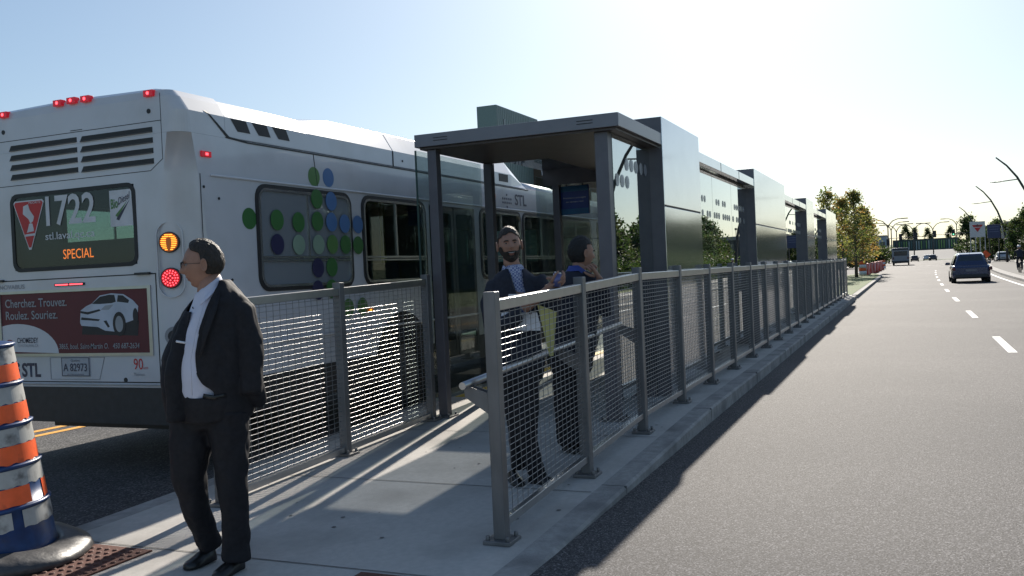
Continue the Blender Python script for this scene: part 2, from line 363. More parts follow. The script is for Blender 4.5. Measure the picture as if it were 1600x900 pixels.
def railing(name, y, xs, railz, lowz, label, hand=None, ext=.05):
    root = thing(name, (xs[0], y, pz(xs[0])), label, 'railing')
    L = Vector((xs[0], y, pz(xs[0])))
    cache = {}
    for i, x in enumerate(xs):
        flat = x > 9.35
        key = 'post' if flat else ('post', i)
        if key in cache:
            src, sb = cache[key]; o = src.copy(); COL.objects.link(o); o.parent = root; o.location = Vector((x, y, 0))-L
            b = sb.copy(); COL.objects.link(b); b.parent = o
        else:
            o = post_mb(railz(x)+ext, pz(x)).build('post', galv, root, bevel=.006, loc=Vector((x, y, 0))-L)
            b = base_mb(pz(x)).build('base_plate', galv, o, bevel=.003); cache[key] = (o, b)
    h = .0375
    for i in range(len(xs)-1):
        xa, xb = xs[i]+h, xs[i+1]-h
        flat = xa > 9.3
        if flat and 'bay' in cache:
            for q in cache['bay']:
                c = q.copy(); COL.objects.link(c); c.parent = root; c.location = Vector((xs[i]-cache['x0'], 0, 0))-Vector((L.x, L.y, L.z))
            continue
        ra, rb, la, lb = railz(xa), railz(xb), lowz(xa), lowz(xb)
        t = MB(); t.hexa([(xa, y-.03, ra-.065), (xb, y-.03, rb-.065), (xb, y+.03, rb-.065), (xa, y+.03, ra-.065)], [(xa, y-.03, ra), (xb, y-.03, rb), (xb, y+.03, rb), (xa, y+.03, ra)])
        bt = MB(); bt.hexa([(xa, y-.02, la-.05), (xb, y-.02, lb-.05), (xb, y+.02, lb-.05), (xa, y+.02, la-.05)], [(xa, y-.02, la), (xb, y-.02, lb), (xb, y+.02, lb), (xa, y+.02, la)])
        o1 = t.build('top_rail', alu, root, bevel=.005, loc=-L); o2 = bt.build('bottom_rail', alu, root, bevel=.004, loc=-L)
        o3 = wire_panel(xa, xb, y, la, lb, ra-.065, rb-.065, 32, 18).build('mesh_panel', [wire, wirev], root, loc=-L)
        if flat: cache['bay'] = (o1, o2, o3); cache['x0'] = xs[i]
    if hand:
        hx, hy, hz = hand
        t = MB(); t.tube([(x, hy, hz(x)) for x in hx], .022, 14); t.build('handrail', alu, root, loc=-L)
        for x in [q for q in xs if q < hx[-1]+.1]:
            b = MB(); z = hz(x); sgn = 1 if hy > y else -1
            pts = [(y+sgn*.036, z-.17), (hy-sgn*.0+sgn*.012, z-.075), (hy+sgn*.016, z-.012), (hy-sgn*.014, z-.012), (y+sgn*.036, z-.05)]
            for dx in (-.034, .026):
                b.plate(pts if sgn < 0 else pts, (x+dx, 0, 0), (0, 1, 0), (0, 0, 1), .007)
            b.build('handrail_bracket', galv, root, loc=-L)
    return root
NX = [4.785+1.545*i for i in range(22)]
railing('railing', 2.21, NX, lambda x: 1.521-.0335*max(0, 7.85-x), lambda x: .285-.045*max(0, 7.85-x) if x < 7.85 else .285,
        'long grey metal railing with wire mesh running along the kerb beside the roadway',
        hand=([4.70, 5.5, 6.5, 7.3, 7.88], 2.38, lambda x: .932+.0435*(x-4.70)))
LX = [5.07, 6.62, 8.17]
railing('railing', 4.5, LX, lambda x: 1.547-.0255*(8.1-x), lambda x: .19-.03*(8.1-x),
        'short sunlit mesh railing between the man in the suit and the shelter, bus side', ext=.045)

# ------------------------------------------------------------------ shelter
sh = thing('bus_shelter', (8.36, 3.5, pz(8.36)), 'long grey metal and glass bus shelter with flat canopy and tall clad panels', 'bus shelter')
SL = -Vector(sh.location)
def spart(mb, name, m_, bevel=0, parent=None):
    o = mb.build(name, m_, parent or sh, bevel=bevel)
    if parent is None: o.location = SL
    return o
r = MB(); r.box(8.25, 9.94, 2.43, 4.60, 2.895, 3.024); ro = spart(r, 'canopy', fascia, .004)
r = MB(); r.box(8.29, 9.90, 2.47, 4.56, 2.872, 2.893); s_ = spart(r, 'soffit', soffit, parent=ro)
fr = MB()
for a, b in ((4.22, 4.38), (2.68, 2.84)):
    for z in (2.945, 2.972): fr.box(8.246, 8.251, a, b, z, z+.007)
spart(fr, 'vent_slot', black, parent=ro)
for a, b, yl in ((9.944, 11.796, 3.86), (11.80, 16.396, 4.60), (16.40, 20.70, 3.86), (20.704, 25.296, 4.60), (25.30, 27.30, 3.86), (27.304, 31.646, 4.60), (31.65, 36.0, 3.86), (36.004, 36.9, 3.0)):
    r = MB(); r.box(a, b, 2.43 if yl > 4 or a > 36 else 3.06, yl, 2.895 if yl > 4 else 2.93, 3.024); rb_ = spart(r, 'canopy', panel if yl > 4 or a > 36 else fascia, .004)
    if yl == 3.86:
        r = MB(); r.box(a+.002, b-.002, 3.865, 4.58, 2.96, 2.972); spart(r, 'gap_shade_pane', gap_shade, parent=rb_)  # tinted pane added over the open gap to dim the ground below
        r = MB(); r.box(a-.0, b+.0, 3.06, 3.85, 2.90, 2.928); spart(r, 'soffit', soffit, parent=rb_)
    if yl > 4:
        r = MB(); r.box(a-.004, a-.001, 2.47, yl-.01, 2.75, 3.02); spart(r, 'dark_front_plate', soffit, parent=rb_)
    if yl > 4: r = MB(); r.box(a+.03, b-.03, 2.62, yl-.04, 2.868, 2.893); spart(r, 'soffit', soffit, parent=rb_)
r = MB()
for x in (13.34, 14.87, 22.2, 23.7, 28.8, 30.2): r.box(x-.006, x+.006, 2.427, 2.44, 2.898, 3.020)
spart(r, 'panel_seam', black, parent=rb_)
for a, b in ((9.87, 11.8), (16.4, 20.7), (25.3, 27.3), (31.65, 36.0)):
    t = MB(); t.box(a, b, 2.422, 3.05, .14, 2.222); t.box(a, b, 2.422, 3.05, 2.242, 3.205)
    to = spart(t, 'clad_tower', panel, .004)
    t = MB(); t.box(a+.01, b-.01, 2.43, 3.04, 2.2215, 2.2425); spart(t, 'tower_groove', black, parent=to)
def etched(panes, par, rows):
    e = MB(); rdot = .064 if panes == 1 and len(rows) == 8 else .048
    for x, z in rows: e.plate(circ(x, z, rdot, 16), (0, 2.566, 0), X3, Z3, .002)
    e.build('etched_dots', etchm, par)
etchm = glassmat('etched_film', (.75, .76, .8), 1.5, .3, 0, film=((.32, .33, .37), .32))
random.seed(5)
for a, b, npn in ((8.48, 9.868, 1), (11.802, 16.398, 3), (20.702, 25.298, 3), (27.302, 31.648, 3)):
    wd = (b-a)/npn
    for i in range(npn):
        q = MB(); q.box(a+i*wd+.006, a+(i+1)*wd-.006, 2.57, 2.58, .30, 2.865)
        go = spart(q, 'glass_pane', glass_r)
        if npn == 1: rows = [(8.95+.175*k, 2.61) for k in range(5)]+[(8.60+.175*k, 2.43) for k in range(3)]
        else:
            xs_ = [a+i*wd+.13+.17*k for k in range(int((wd-.2)/.17)+1)]
            rows = [(x, 2.28) for x in xs_ if random.random() < .85]+[(x, 2.48) for x in xs_ if random.random() < .5]
        etched(1, go, rows)
    c = MB()
    for x in (a+.0, b-.13): pass
for x, y_, s_w, zt in ((8.38, 4.45, .10, 2.872), (8.42, 2.64, .13, 2.872), (9.88, 4.52, .10, 2.872), (12.1, 4.50, .10, 2.868), (16.3, 4.50, .1, 2.868), (20.85, 4.50, .1, 2.868), (25.2, 4.5, .1, 2.868), (27.4, 4.5, .1, 2.868), (31.5, 4.5, .1, 2.868)):
    c = MB(); h = s_w/2; c.box(x-h, x+h, y_-h, y_+h, pz(x)+.015, zt); co = spart(c, 'column', frame_m, .005)
    c = MB(); c.box(x-h-.05, x+h+.05, y_-h-.05, y_+h+.05, pz(x), pz(x)+.016)
    for sx in (-1, 1):
        for sy in (-1, 1): c.tube([(x+sx*(h+.028), y_+sy*(h+.028), pz(x)+.015), (x+sx*(h+.028), y_+sy*(h+.028), pz(x)+.04)], .011, 6)
    spart(c, 'foot_plate', galv, parent=co)
# side lights on the bus side
q = MB(); q.box(8.27, 9.82, 4.596, 4.606, .26, 2.868); spart(q, 'glass_pane', glass)
q = MB(); q.box(8.262, 8.272, 4.592, 4.610, .26, 2.868); spart(q, 'pane_edge', mat('glass_edge', (.03, .07, .06), .3))
for x0, x1 in ((11.56, 13.9), (13.92, 16.2), (20.9, 25.1), (27.5, 31.4)):
    q = MB(); q.box(x0, x1, 4.596, 4.606, .26, 2.862); spart(q, 'glass_pane', glass)
# dark plates paint the shade of the tower fronts; slim frame strip by the glass
for a, b in ((9.80, 9.868), (16.33, 16.398), (25.23, 25.298), (31.58, 31.648)):
    c = MB(); c.box(b-.012, b, 2.425, 3.05, .14, 2.862); c.box(b-.05, b-.013, 2.59, 2.64, .14, 2.862); spart(c, 'front_shade_jamb', frame_m)
    c = MB(); c.box(b-.012, b, 2.425, 3.05, 3.026, 3.20); spart(c, 'dark_front_plate', frame_m)
# bench inside
bn = thing('bench', (14.2, 3.0, .14), 'slim metal bench standing inside the shelter behind the mesh railing', 'bench')
b = MB(); b.box(-.8, .8, -.2, .2, .43, .47); b.build('seat', alu, bn, bevel=.01)
for sx in (-.6, .6):
    b = MB(); b.box(sx-.03, sx+.03, -.16, .16, 0, .43); b.build('leg', frame_m, bn, bevel=.005)
# hanging screen
sg = thing('information_sign', (12.12, 4.24, 2.55), 'small blue information sign with two white lines hanging under the shelter canopy', 'sign', rz=R(-4))
b = MB(); b.box(-.02, .02, -.21, .21, -.20, .20); b.build('panel', bluep, sg, bevel=.003)
for z0, z1 in ((.12, .195), (-.195, -.12)): b = MB(); b.box(-.024, -.0205, -.205, .205, z0, z1); b.build('colour_band', teal, sg)
for i, (w_, z) in enumerate(((.34, .015), (.26, -.04))):
    text('lettering', ('Prochains passages', 'en temps reel')[i], (-.0225, w_/2, z), (0, -1, 0), (0, 0, 1), w_, .028, txtwhite, sg)
b = MB(); b.tube([(0, -.12, .2), (0, -.12, .32)], .01, 6); b.tube([(0, .12, .2), (0, .12, .32)], .01, 6); b.build('hanger', frame_m, sg)

# ------------------------------------------------------------------ bus
BX0, BX1, BY0, BY1 = 5.87, 18.0, 5.47, 8.03
bus = thing('city_bus', (12, 6.75, 0), 'large white city bus with green and blue dots stopped at the platform', 'bus')
BL = -Vector(bus.location)
def bp(mb, name, m_, bevel=0, parent=None):
    o = mb.build(name, m_, parent or bus, bevel=bevel)
    if parent is None: o.location = BL
    return o
WIN = [(6.83, 8.30), (8.60, 9.95), (11.60, 13.00), (13.15, 14.60), (14.75, 16.40)]
DOOR = [(10.10, 11.40), (16.80, 17.6)]
xb = [17.7]
for a, b in sorted(WIN+DOOR, reverse=True): xb += [b, a]
xb += [6.5]
YB = [6.00, 7.48]
def loop(z, ins=0.):
    t = smooth((z-1.9)/1.1); r_ = lerp(.30, .13, t); P = []; Sg = []
    x0, x1, y0, y1 = BX0+ins, BX1-ins, BY0+ins, BY1-ins
    for x in xb: P.append((x, y0)); Sg.append(('R', x))
    for i in range(7):
        a = R(90*i/6); P.append((x0+r_-r_*math.sin(a), y0+r_-r_*math.cos(a))); Sg.append(('c', 0))
    for yv in YB: P.append((x0, yv)); Sg.append(('B', yv))
    for i in range(7):
        a = R(90*i/6); P.append((x0+r_-r_*math.cos(a), y1-r_+r_*math.sin(a))); Sg.append(('c', 0))
    for x in reversed(xb): P.append((x, y1)); Sg.append(('L', x))
    for i in range(7):
        a = R(90*i/6); rr = .3; P.append((x1-rr+rr*math.sin(a), y1-rr+rr*math.cos(a))); Sg.append(('f', 0))
    for yv in (7.5, 6.0): P.append((x1, yv)); Sg.append(('F', yv))
    for i in range(7):
        a = R(90*i/6); rr = .3; P.append((x1-rr+rr*math.cos(a), y0+rr-rr*math.sin(a))); Sg.append(('f', 0))
    return P, Sg
def openseg(a, b, z0, z1):
    zc_ = (z0+z1)/2
    if a[0] in 'RL' and b[0] == a[0]:
        xm = (a[1]+b[1])/2
        if any(p < xm < q for p, q in WIN) and 1.55 < zc_ < 2.47 and (a[0] == 'R' or xm < 10 or xm > 14.7): return True
        if any(p < xm < q for p, q in DOOR) and .76 < zc_ < 2.47 and a[0] == 'R': return True
    if a[0] == 'B' and b[0] == 'B' and 1.79 < zc_ < 2.47: return True
    if a[0] in 'Ff' and b[0] in 'Ff' and 1.2 < zc_ < 2.47: return True
    return False
def shell(zs, ins, mb, mi=0, flip=False, dark_below=None, cap=None):
    L = [loop(z, ins) for z in zs]; n = len(L[0][0]); o = len(mb.v); Sg = L[0][1]
    for (P, _), z in zip(L, zs): mb.v += [(p[0], p[1], z) for p in P]
    for i in range(len(zs)-1):
        for q in range(n):
            r_ = (q+1) % n
            if openseg(Sg[q], Sg[r_], zs[i], zs[i+1]): continue
            f = (o+i*n+q, o+i*n+n+q, o+i*n+n+r_, o+i*n+r_)
            mb.f.append(f[::-1] if flip else f); mb.m.append(1 if (dark_below and zs[i+1] <= dark_below+.001) else mi)
            mb.sm.append(Sg[q][0] in 'cf' and Sg[r_][0] in 'cf')
    if cap is not None:
        mb.f.append(tuple(o+cap*n+q for q in range(n))); mb.m.append(mi); mb.sm.append(False)
b = MB(); shell([.42, .735], -.004, b, 1, dark_below=1); shell([.735, 1.2, 1.55, 1.79, 2.47, 2.53, 2.868], 0, b, 0, cap=6)
bp(b, 'body', [busw, darkp])
b = MB(); shell([.5, 1.2, 1.55, 1.79, 2.47, 2.53, 2.86], .055, b, 0)
b.box(6.0, 17.8, 5.6, 7.9, .45, .5); b.box(6.0, 17.8, 5.6, 7.9, 2.80, 2.83)
b.box(5.95, 7.0, 5.6, 7.9, .5, 1.45)                       # engine bay
bp(b, 'cabin_lining', inter)
for a, c in ((5.95, 6.2), (6.2, 6.35)): pass
# seats and poles seen through the panes
random.seed(2)
for x in (8.9, 9.7, 10.5, 11.3, 13.9, 14.7, 15.5):
    for y_ in (5.78, 6.22, 7.28, 7.72):
        b = MB(); b.rings([[(x+dx+p[0], y_+p[1], z) for p in rrect(-.2, .2, -.2, .2, .05, 2)] for dx, z in ((0, 1.05), (0, 1.13))])
        b.rings([[(x-.2+dx+p[0], y_+p[1], z) for p in rrect(-.035, .035, -.2, .2, .03, 2)] for dx, z in ((0, 1.1), (-.04, 1.5), (-.07, 1.72), (-.075, 1.76))])
        bp(b, 'passenger_seat', seatm)
for x in (8.6, 10.4, 11.7, 13.4, 15.0):
    b = MB(); b.tube([(x, 6.35, .5), (x, 6.35, 2.8)], .017, 8); b.tube([(x, 7.1, .5), (x, 7.1, 2.8)], .017, 8); bp(b, 'grab_pole', ambled if False else mat('yellow_pole', (.5, .4, .05), .4))
# upper rear cap and roof fairing
b = MB()
def fair(x, dz=0.):
    return [(x, 5.47, 2.875), (x, 5.47, 3.055), (x, 5.60, 3.215+dz), (x, 5.85, 3.255+dz), (x, 6.75, 3.275+dz), (x, 7.65, 3.255+dz), (x, 7.90, 3.215+dz), (x, 8.03, 3.055), (x, 8.03, 2.875)]
st = [fair(6.0), fair(6.5, 0)]
def cap_loop(z, ins, rin, r_):
    P = [(6.42, 5.47+ins)]
    for k in range(9):
        a = R(90*k/8); P.append((5.87+rin+r_-r_*math.sin(a), 5.47+ins+r_-r_*math.cos(a)))
    P.append((5.87+rin, 6.75))
    for k in range(9):
        a = R(90*k/8); P.append((5.87+rin+r_-r_*math.cos(a), 8.03-ins-r_+r_*math.sin(a)))
    P.append((6.42, 8.03-ins)); P.append((6.42, 6.75))
    return [(p[0], p[1], z+(.02 if (z > 3.2 and abs(p[1]-6.75) < .1) else 0)) for p in P][::-1]
b.rings([cap_loop(2.869, 0, 0, .135), cap_loop(3.055, 0, 0, .12), cap_loop(3.17, .06, .0, .09), cap_loop(3.225, .11, .012, .07), cap_loop(3.252, .25, .05, .05)], smooth=False)
bp(b, 'rear_cap', busw)
b = MB(); b.rings([fair(6.424), fair(7.2), fair(7.65, -.01), fair(8.15, .055), fair(9.28, .055)], smooth=False)
b.rings([fair(9.286, .055), fair(11.0, .055), fair(12.75, .055), [(x, y_, z) for x, y_, z in zip([13.35, 13.25, 13.0, 12.9, 12.85, 12.9, 13.0, 13.25, 13.35], [5.47, 5.5, 5.62, 5.85, 6.75, 7.65, 7.88, 8.0, 8.03], [2.875, 2.93, 3.12, 3.25, 3.3, 3.25, 3.12, 2.93, 2.875])]], smooth=False)
fo = bp(b, 'roof_fairing', busw, .008)
b = MB(); b.rings([[(x, 6.75+s*wd*math.cos(R(a)), 2.9+h_*math.sin(R(a))) for a in range(0, 181, 15) for s in (1,)] for x, wd, h_ in ((13.2, 1.1, .27), (15.2, 1.1, .27), (15.8, 1.02, .22), (16.3, .85, .13), (16.6, .6, .03))])
bp(b, 'roof_pod', busw)
b = MB()
b.plate(ccw([(6.215, 3.05), (6.235, 3.05), (6.47, 2.885), (6.7, 2.868), (6.7, 2.852), (6.45, 2.868)]), (0, 5.468, 0), X3, Z3, .004)
b.plate(ccw([(6.20, 0), (6.225, 0), (6.01, .19), (5.99, .19)]), (0, 5.468, 3.055), X3, Vector((0, .63, .777)), .004)
b.box(6.7, 13.4, 5.462, 5.47, 2.852, 2.864)
b.box(9.277, 9.289, 5.463, 5.47, 2.87, 3.05); b.plate([(7.76, 2.53), (7.766, 2.53), (7.72, 2.85), (7.712, 2.85)], (0, 5.469, 0), X3, Z3, .003)
b.plate([(6.08, .8), (6.086, .8), (6.086, 2.53), (6.08, 2.53)], (0, 5.469, 0), X3, Z3, .003)
bp(b, 'body_seam', black)
b = MB(); b.box(6.2, 17.6, 5.455, 5.472, 2.515, 2.535); b.box(6.2, 17.6, 5.452, 5.472, 1.02, 1.045); bp(b, 'side_moulding', busw, .006)
b = MB()
for i in range(3):
    x = 6.50+.29*i; b.plate([(x+.09, 2.945), (x+.26, 2.945), (x+.205, 3.05), (x, 3.05)], (0, 5.469, 0), X3, Z3, .003)
bp(b, 'roof_vent', black)
for px_, z_ in ((9.5, 2.955), (10.2, 2.955), (12.5, 2.955), (6.3, 2.33), (6.42, 1.62), (6.12, 2.42)):
    b = MB(); b.plate(circ(px_, z_, .013, 10), (0, 5.468, 0), X3, Z3, .004); bp(b, 'fastener', black)
b = MB(); b.box(12.3, 12.62, 5.464, 5.47, 2.93, 3.04); bp(b, 'side_grille', black)
# side windows
V = Z3
for side in (0, 1):
    for a, c in WIN:
        yy = 5.47 if side == 0 else 8.03
        Uu = X3 if side == 0 else -X3
        f = MB(); s0, s1 = (a, c) if side == 0 else (-c, -a)
        O = (0, yy-.001 if side == 0 else yy+.001, 0)
        ring_plate(f, rrect(s0-.05, s1+.05, 1.50, 2.50, .14, 5), rrect(s0-.015, s1+.015, 1.535, 2.465, .11, 5), O, Uu, V, .010)
        fo_ = bp(f, 'window_frame', black)
        f = MB(); ring_plate(f, rrect(s0-.014, s1+.014, 1.536, 2.464, .11, 5), rrect(s0+.012, s1-.012, 1.562, 2.438, .09, 5), O, Uu, V, .016)
        hb = 1.80
        f.plate([(s0, hb-.022), (s1, hb-.022), (s1, hb-.004), (s0, hb-.004)], O, Uu, V, .014)
        f.plate([(s0, hb+.008), (s1, hb+.008), (s1, hb+.03), (s0, hb+.03)], O, Uu, V, .014)
        mid = (s0+s1)/2; f.plate([(mid-.012, hb+.03), (mid+.012, hb+.03), (mid+.012, 2.45), (mid-.012, 2.45)], O, Uu, V, .014)
        f.build('window_trim', chrome, fo_)
        f = MB(); f.plate([(s0-.012, 1.54), (s1+.012, 1.54), (s1+.012, 2.46), (s0-.012, 2.46)], (0, yy+.004 if side == 0 else yy-.004, 0), Uu, V, .006)
        f.build('window_glass', busglass_w if (a < 7 and side == 0) else busglass, fo_)
for a, c in DOOR:
    f = MB(); O = (0, 5.474, 0)
    for s0, s1 in ((a+.02, (a+c)/2-.01), ((a+c)/2+.01, c-.02)):
        ring_plate(f, rrect(s0, s1, .5, 2.46, .03, 2), rrect(s0+.06, s1-.06, .6, 2.38, .05, 2), O, X3, Z3, .012)
    fo_ = bp(f, 'passenger_door', darkp)
    f = MB(); f.plate([(a+.02, .52), (c-.02, .52), (c-.02, 2.45), (a+.02, 2.45)], (0, 5.479, 0), X3, Z3, .004); f.build('door_glass', busglass, fo_)
f = MB(); f.plate([(-7.9, 1.2), (-5.6, 1.2), (-5.6, 2.47), (-7.9, 2.47)], (17.97, 0, 0), (0, -1, 0), Z3, -.006); bp(f, 'windscreen', busglass)
# dots
dots = [(6.69, 2.17, dgreen), (7.07, 2.17, dgreen), (7.40, 2.16, dgreen), (7.715, 2.18, dgreen), (7.96, 2.18, dblue), (8.20, 2.17, dblue), (8.45, 2.17, dblue),
        (7.06, 1.94, dnavy), (7.39, 1.94, dpale), (7.715, 1.945, dpale), (7.96, 1.95, dlime), (8.20, 1.95, dgreen), (8.44, 1.945, dgreen),
        (7.71, 2.63, dlime), (7.96, 2.64, dblue), (7.72, 2.405, dgreen), (7.97, 2.395, dblue), (7.69, 1.71, dnavy), (7.93, 1.715, dgreen), (7.67, 1.485, dnavy), (7.91, 1.49, dgreen),
        (8.47, 1.28, dlime), (8.2, 1.28, dlime)]
for x, z, m_ in dots:
    f = MB(); f.plate(circ(x, z, .098, 28), (0, 5.4685 if x < 6.7 or z > 2.62 else 5.4535, 0), X3, Z3, .0015); bp(f, 'livery_dot', m_)
for n_, s_, x, z, w_, h_ in (('lettering', 'STL', 12.85, 2.60, .46, .17),):
    text(n_, s_, (x, 5.4685, z), X3, Z3, w_, h_, txtdark, bus, bold=.02).location = BL
for i in range(4):
    for k in range(5):
        if (i, k) in ((0, 0), (0, 1), (0, 3), (0, 4), (3, 0), (3, 1), (3, 3), (3, 4)): continue
        f = MB(); f.plate(circ(12.40+k*.075, 2.56+i*.06, .018, 8), (0, 5.4665, 0), X3, Z3, .0015); bp(f, 'logo_dot', txtdark)
f = MB(); f.box(11.98, 12.12, 5.455, 5.47, 2.66, 2.72); bp(f, 'side_marker_lamp', amblamp)
# lamps on the side
f = MB(); f.box(6.10, 6.22, 5.452, 5.472, 2.675, 2.725); lo = bp(f, 'side_marker_lamp', redlamp, .004)
f = MB(); f.box(6.145, 6.175, 5.448, 5.453, 2.69, 2.71); f.build('led', redled, lo)
f = MB(); f.box(8.55, 8.69, 5.452, 5.472, 1.215, 1.25); lo = bp(f, 'side_marker_lamp', amblamp, .004)
f = MB(); f.box(8.61, 8.64, 5.448, 5.453, 1.222, 1.243); f.build('led', ambled, lo)
f = MB()
for k in range(4): f.box(6.52, 6.56, 5.462, 5.47, 1.02-.1*k+.03, 1.06-.1*k+.03)
bp(f, 'side_slots', black)
# wheels
for x in (9.33, 16.2):
    for side in (0, 1):
        yy = 5.463 if side == 0 else 8.037; s = -1 if side == 0 else 1
        f = MB(); arch = [(x+.60*math.cos(R(a)), .62+.56*math.sin(R(a))) for a in range(0, 181, 12)]
        arch = [(x+.60, .42)]+arch+[(x-.60, .42)]
        if side: arch = [(-p[0], p[1]) for p in reversed(arch)]
        f.plate(arch, (0, yy, 0), X3 if side == 0 else -X3, Z3, .004); ao = bp(f, 'wheel_arch', black)
        f = MB(); f.rings([[(x+r_*math.cos(R(a)), yy+s*d, .5+r_*math.sin(R(a))) for a in range(0, 360, 12)][::(1 if side else -1)] for r_, d in ((.48, -.3), (.50, -.27), (.50, -.02), (.485, .008), (.33, .012), (.3, .0))])
        wo = bp(f, 'wheel', tyre)
        f = MB(); f.rings([[(x+r_*math.cos(R(a)), yy+s*d, .5+r_*math.sin(R(a))) for a in range(0, 360, 15)][::(1 if side else -1)] for r_, d in ((.3, .006), (.27, -.01), (.12, -.012), (.1, .02), (.06, .025))])
        f.build('rim', rim, wo)
for x0, x1 in ((9.2, 9.45), (16.1, 16.3)): f = MB(); f.box(x0, x1, 5.8, 7.7, .38, .62); bp(f, 'axle', darkp)
f = MB(); f.box(6.3, 8.4, 5.9, 7.6, .3, .5); bp(f, 'engine_sump', darkp)
# ---- rear face details: U points to the right in the picture (-Y), V up
RU, RV = Vector((0, -1, 0)), Z3
def rp(pts, t=.004, off=0.): return (pts, (5.87-off, 0, 0), RU, RV, t)
def rear_plate(name, pts, m_, t=.004, off=0., parent=None):
    f = MB(); f.plate(*rp(pts, t, off)); return bp(f, name, m_, parent=parent)
def rc(y0, y1, z0, z1): return [(-y1, z0), (-y0, z0), (-y0, z1), (-y1, z1)]     # y0 right edge (small y), y1 left edge
for yy, zz in ((7.51, 3.215), (6.82, 3.243), (6.655, 3.247), (6.49, 3.243), (5.77, 3.205)):
    f = MB(); f.box(5.845, 5.90, yy-.05, yy+.05, zz-.027, zz+.027); lo = bp(f, 'marker_lamp', redlamp, .004)
    f = MB(); f.plate(circ(-yy, zz, .014, 10), (5.845, 0, 0), RU, RV, .003); f.build('led', redled, lo)
f = MB(); ring_plate(f, [(-8.0, 2.56), (-5.80, 2.56), (-5.66, 2.65), (-5.66, 2.975), (-8.0, 2.975)], [(-7.994, 2.566), (-5.802, 2.566), (-5.666, 2.654), (-5.666, 2.969), (-7.994, 2.969)], (5.871, 0, 0), RU, RV, .002)
f.box(5.868, 5.8705, 5.66, 5.664, 2.97, 3.2)
bp(f, 'rear_seam', black)
f = MB(); gr = None
for i in range(4):
    z = 2.905-.0875*i
    for y0, y1 in ((5.76, 6.585), (6.63, 7.47)):
        f.plate([(-y1-.01, z-.028), (-y0, z-.022), (-y0, z+.022), (-y1+.02, z+.022)], (5.871, 0, 0), RU, RV, .003)
gr = bp(f, 'rear_grille', black)
f = MB()
for i in range(4):
    z = 2.88-.0875*i
    for y0, y1 in ((5.765, 6.58), (6.635, 7.46)): f.plate([(-y1, z-.003), (-y0, z+.003), (-y0, z+.008), (-y1, z+.004)], (5.867, 0, 0), RU, RV, .012)
f.build('grille_slat', mat('grille_dust', (.12, .12, .12), .8), gr)
rear_plate('latch', rc(6.56, 6.70, 2.985, 2.99), black)
for yy, zz in ((5.79, 3.06), (7.54, 3.06), (6.20, .80)): rear_plate('fastener', circ(-yy, zz, .021, 12), black)
# rear window
f = MB(); ring_plate(f, rrect(-7.50, -5.985, 1.775, 2.485, .09, 6), rrect(-7.46, -6.02, 1.81, 2.45, .07, 6), (5.871, 0, 0), RU, RV, .006)
wf = bp(f, 'rear_window_frame', black)
f = MB(); f.plate(rrect(-7.49, -5.99, 1.78, 2.48, .085, 6), (5.874, 0, 0), RU, RV, .004); f.build('rear_window_glass', busglass, wf)
f = MB(); f.box(5.95, 6.02, 6.0, 7.48, 1.5, 2.02); f.box(5.95, 6.0, 6.95, 7.48, 2.02, 2.47); f.build('destination_box', inter, wf)
text('destination_lettering', 'SPECIAL', (5.948, 6.955, 1.875), RU, RV, .37, .085, ledtxt, wf, bold=-.003)
tri = [(-7.46, 2.40), (-7.44, 2.42), (-7.09, 2.42), (-7.07, 2.40), (-7.255, 1.975), (-7.285, 1.975)]
def inset(P, k, s=1.): c = (sum(p[0] for p in P)/len(P), sum(p[1] for p in P)/len(P)); return [(c[0]+(p[0]-c[0])*k, c[1]+(p[1]-c[1])*k) for p in P]
f = MB(); f.plate(ccw(tri), (5.869, 0, 0), RU, RV, .0015, 0); f.plate(ccw(inset(tri, .93)), (5.8675, 0, 0), RU, RV, .0012, 1)
glyph = [(-7.33, 2.37), (-7.27, 2.385), (-7.25, 2.33), (-7.20, 2.27), (-7.215, 2.23), (-7.25, 2.21), (-7.27, 2.25), (-7.34, 2.30)]
f.plate(ccw(glyph), (5.8663, 0, 0), RU, RV, .0012, 0)
f.plate(ccw([(-7.30, 2.13), (-7.21, 2.14), (-7.215, 2.17), (-7.225, 2.21), (-7.265, 2.21), (-7.285, 2.16)]), (5.8663, 0, 0), RU, RV, .0012, 0)
f.plate(ccw([(-7.33, 2.095), (-7.19, 2.10), (-7.20, 2.12), (-7.32, 2.115)]), (5.8663, 0, 0), RU, RV, .0012, 0)
f.build('triangle_sticker', [txtwhite, signred], wf)
text('lettering', 'PRIORITE', (5.8645, 7.255, 2.385), RU, RV, .15, .02, txtwhite, wf)
text('fleet_number', '1722', (5.868, 7.05, 2.17), RU, RV, .60, .27, txtwhite, wf, bold=.02)
text('web_address', 'stl.laval.qc.ca', (5.868, 7.07, 2.03), RU, RV, .60, .085, txtwhite, wf, bold=.01)
f = MB(); f.plate([(-6.28, 2.12), (-6.02, 2.12), (-6.03, 2.43), (-6.28, 2.43)], (5.869, 0, 0), RU, RV, .0015, 0)
f.plate(ccw([(-6.21, 2.18), (-6.18, 2.17), (-6.05, 2.34), (-6.20, 2.20)]), (5.8673, 0, 0), RU, RV, .001, 1)
f.plate(ccw([(-6.22, 2.21), (-6.19, 2.20), (-6.08, 2.33), (-6.21, 2.225)]), (5.8673, 0, 0), RU, RV, .001, 2)
f.build('fuel_sticker', [txtwhite, txtdark, dlime], wf)
text('lettering', 'Bio', (5.866, 6.265, 2.27), Vector((0, -.97, .12)), RV, .085, .085, dlime, wf, bold=.02)
text('lettering', 'Diesel', (5.866, 6.18, 2.30), Vector((0, -.9, .35)), RV, .15, .06, txtdark, wf, bold=.005, shear=.2)
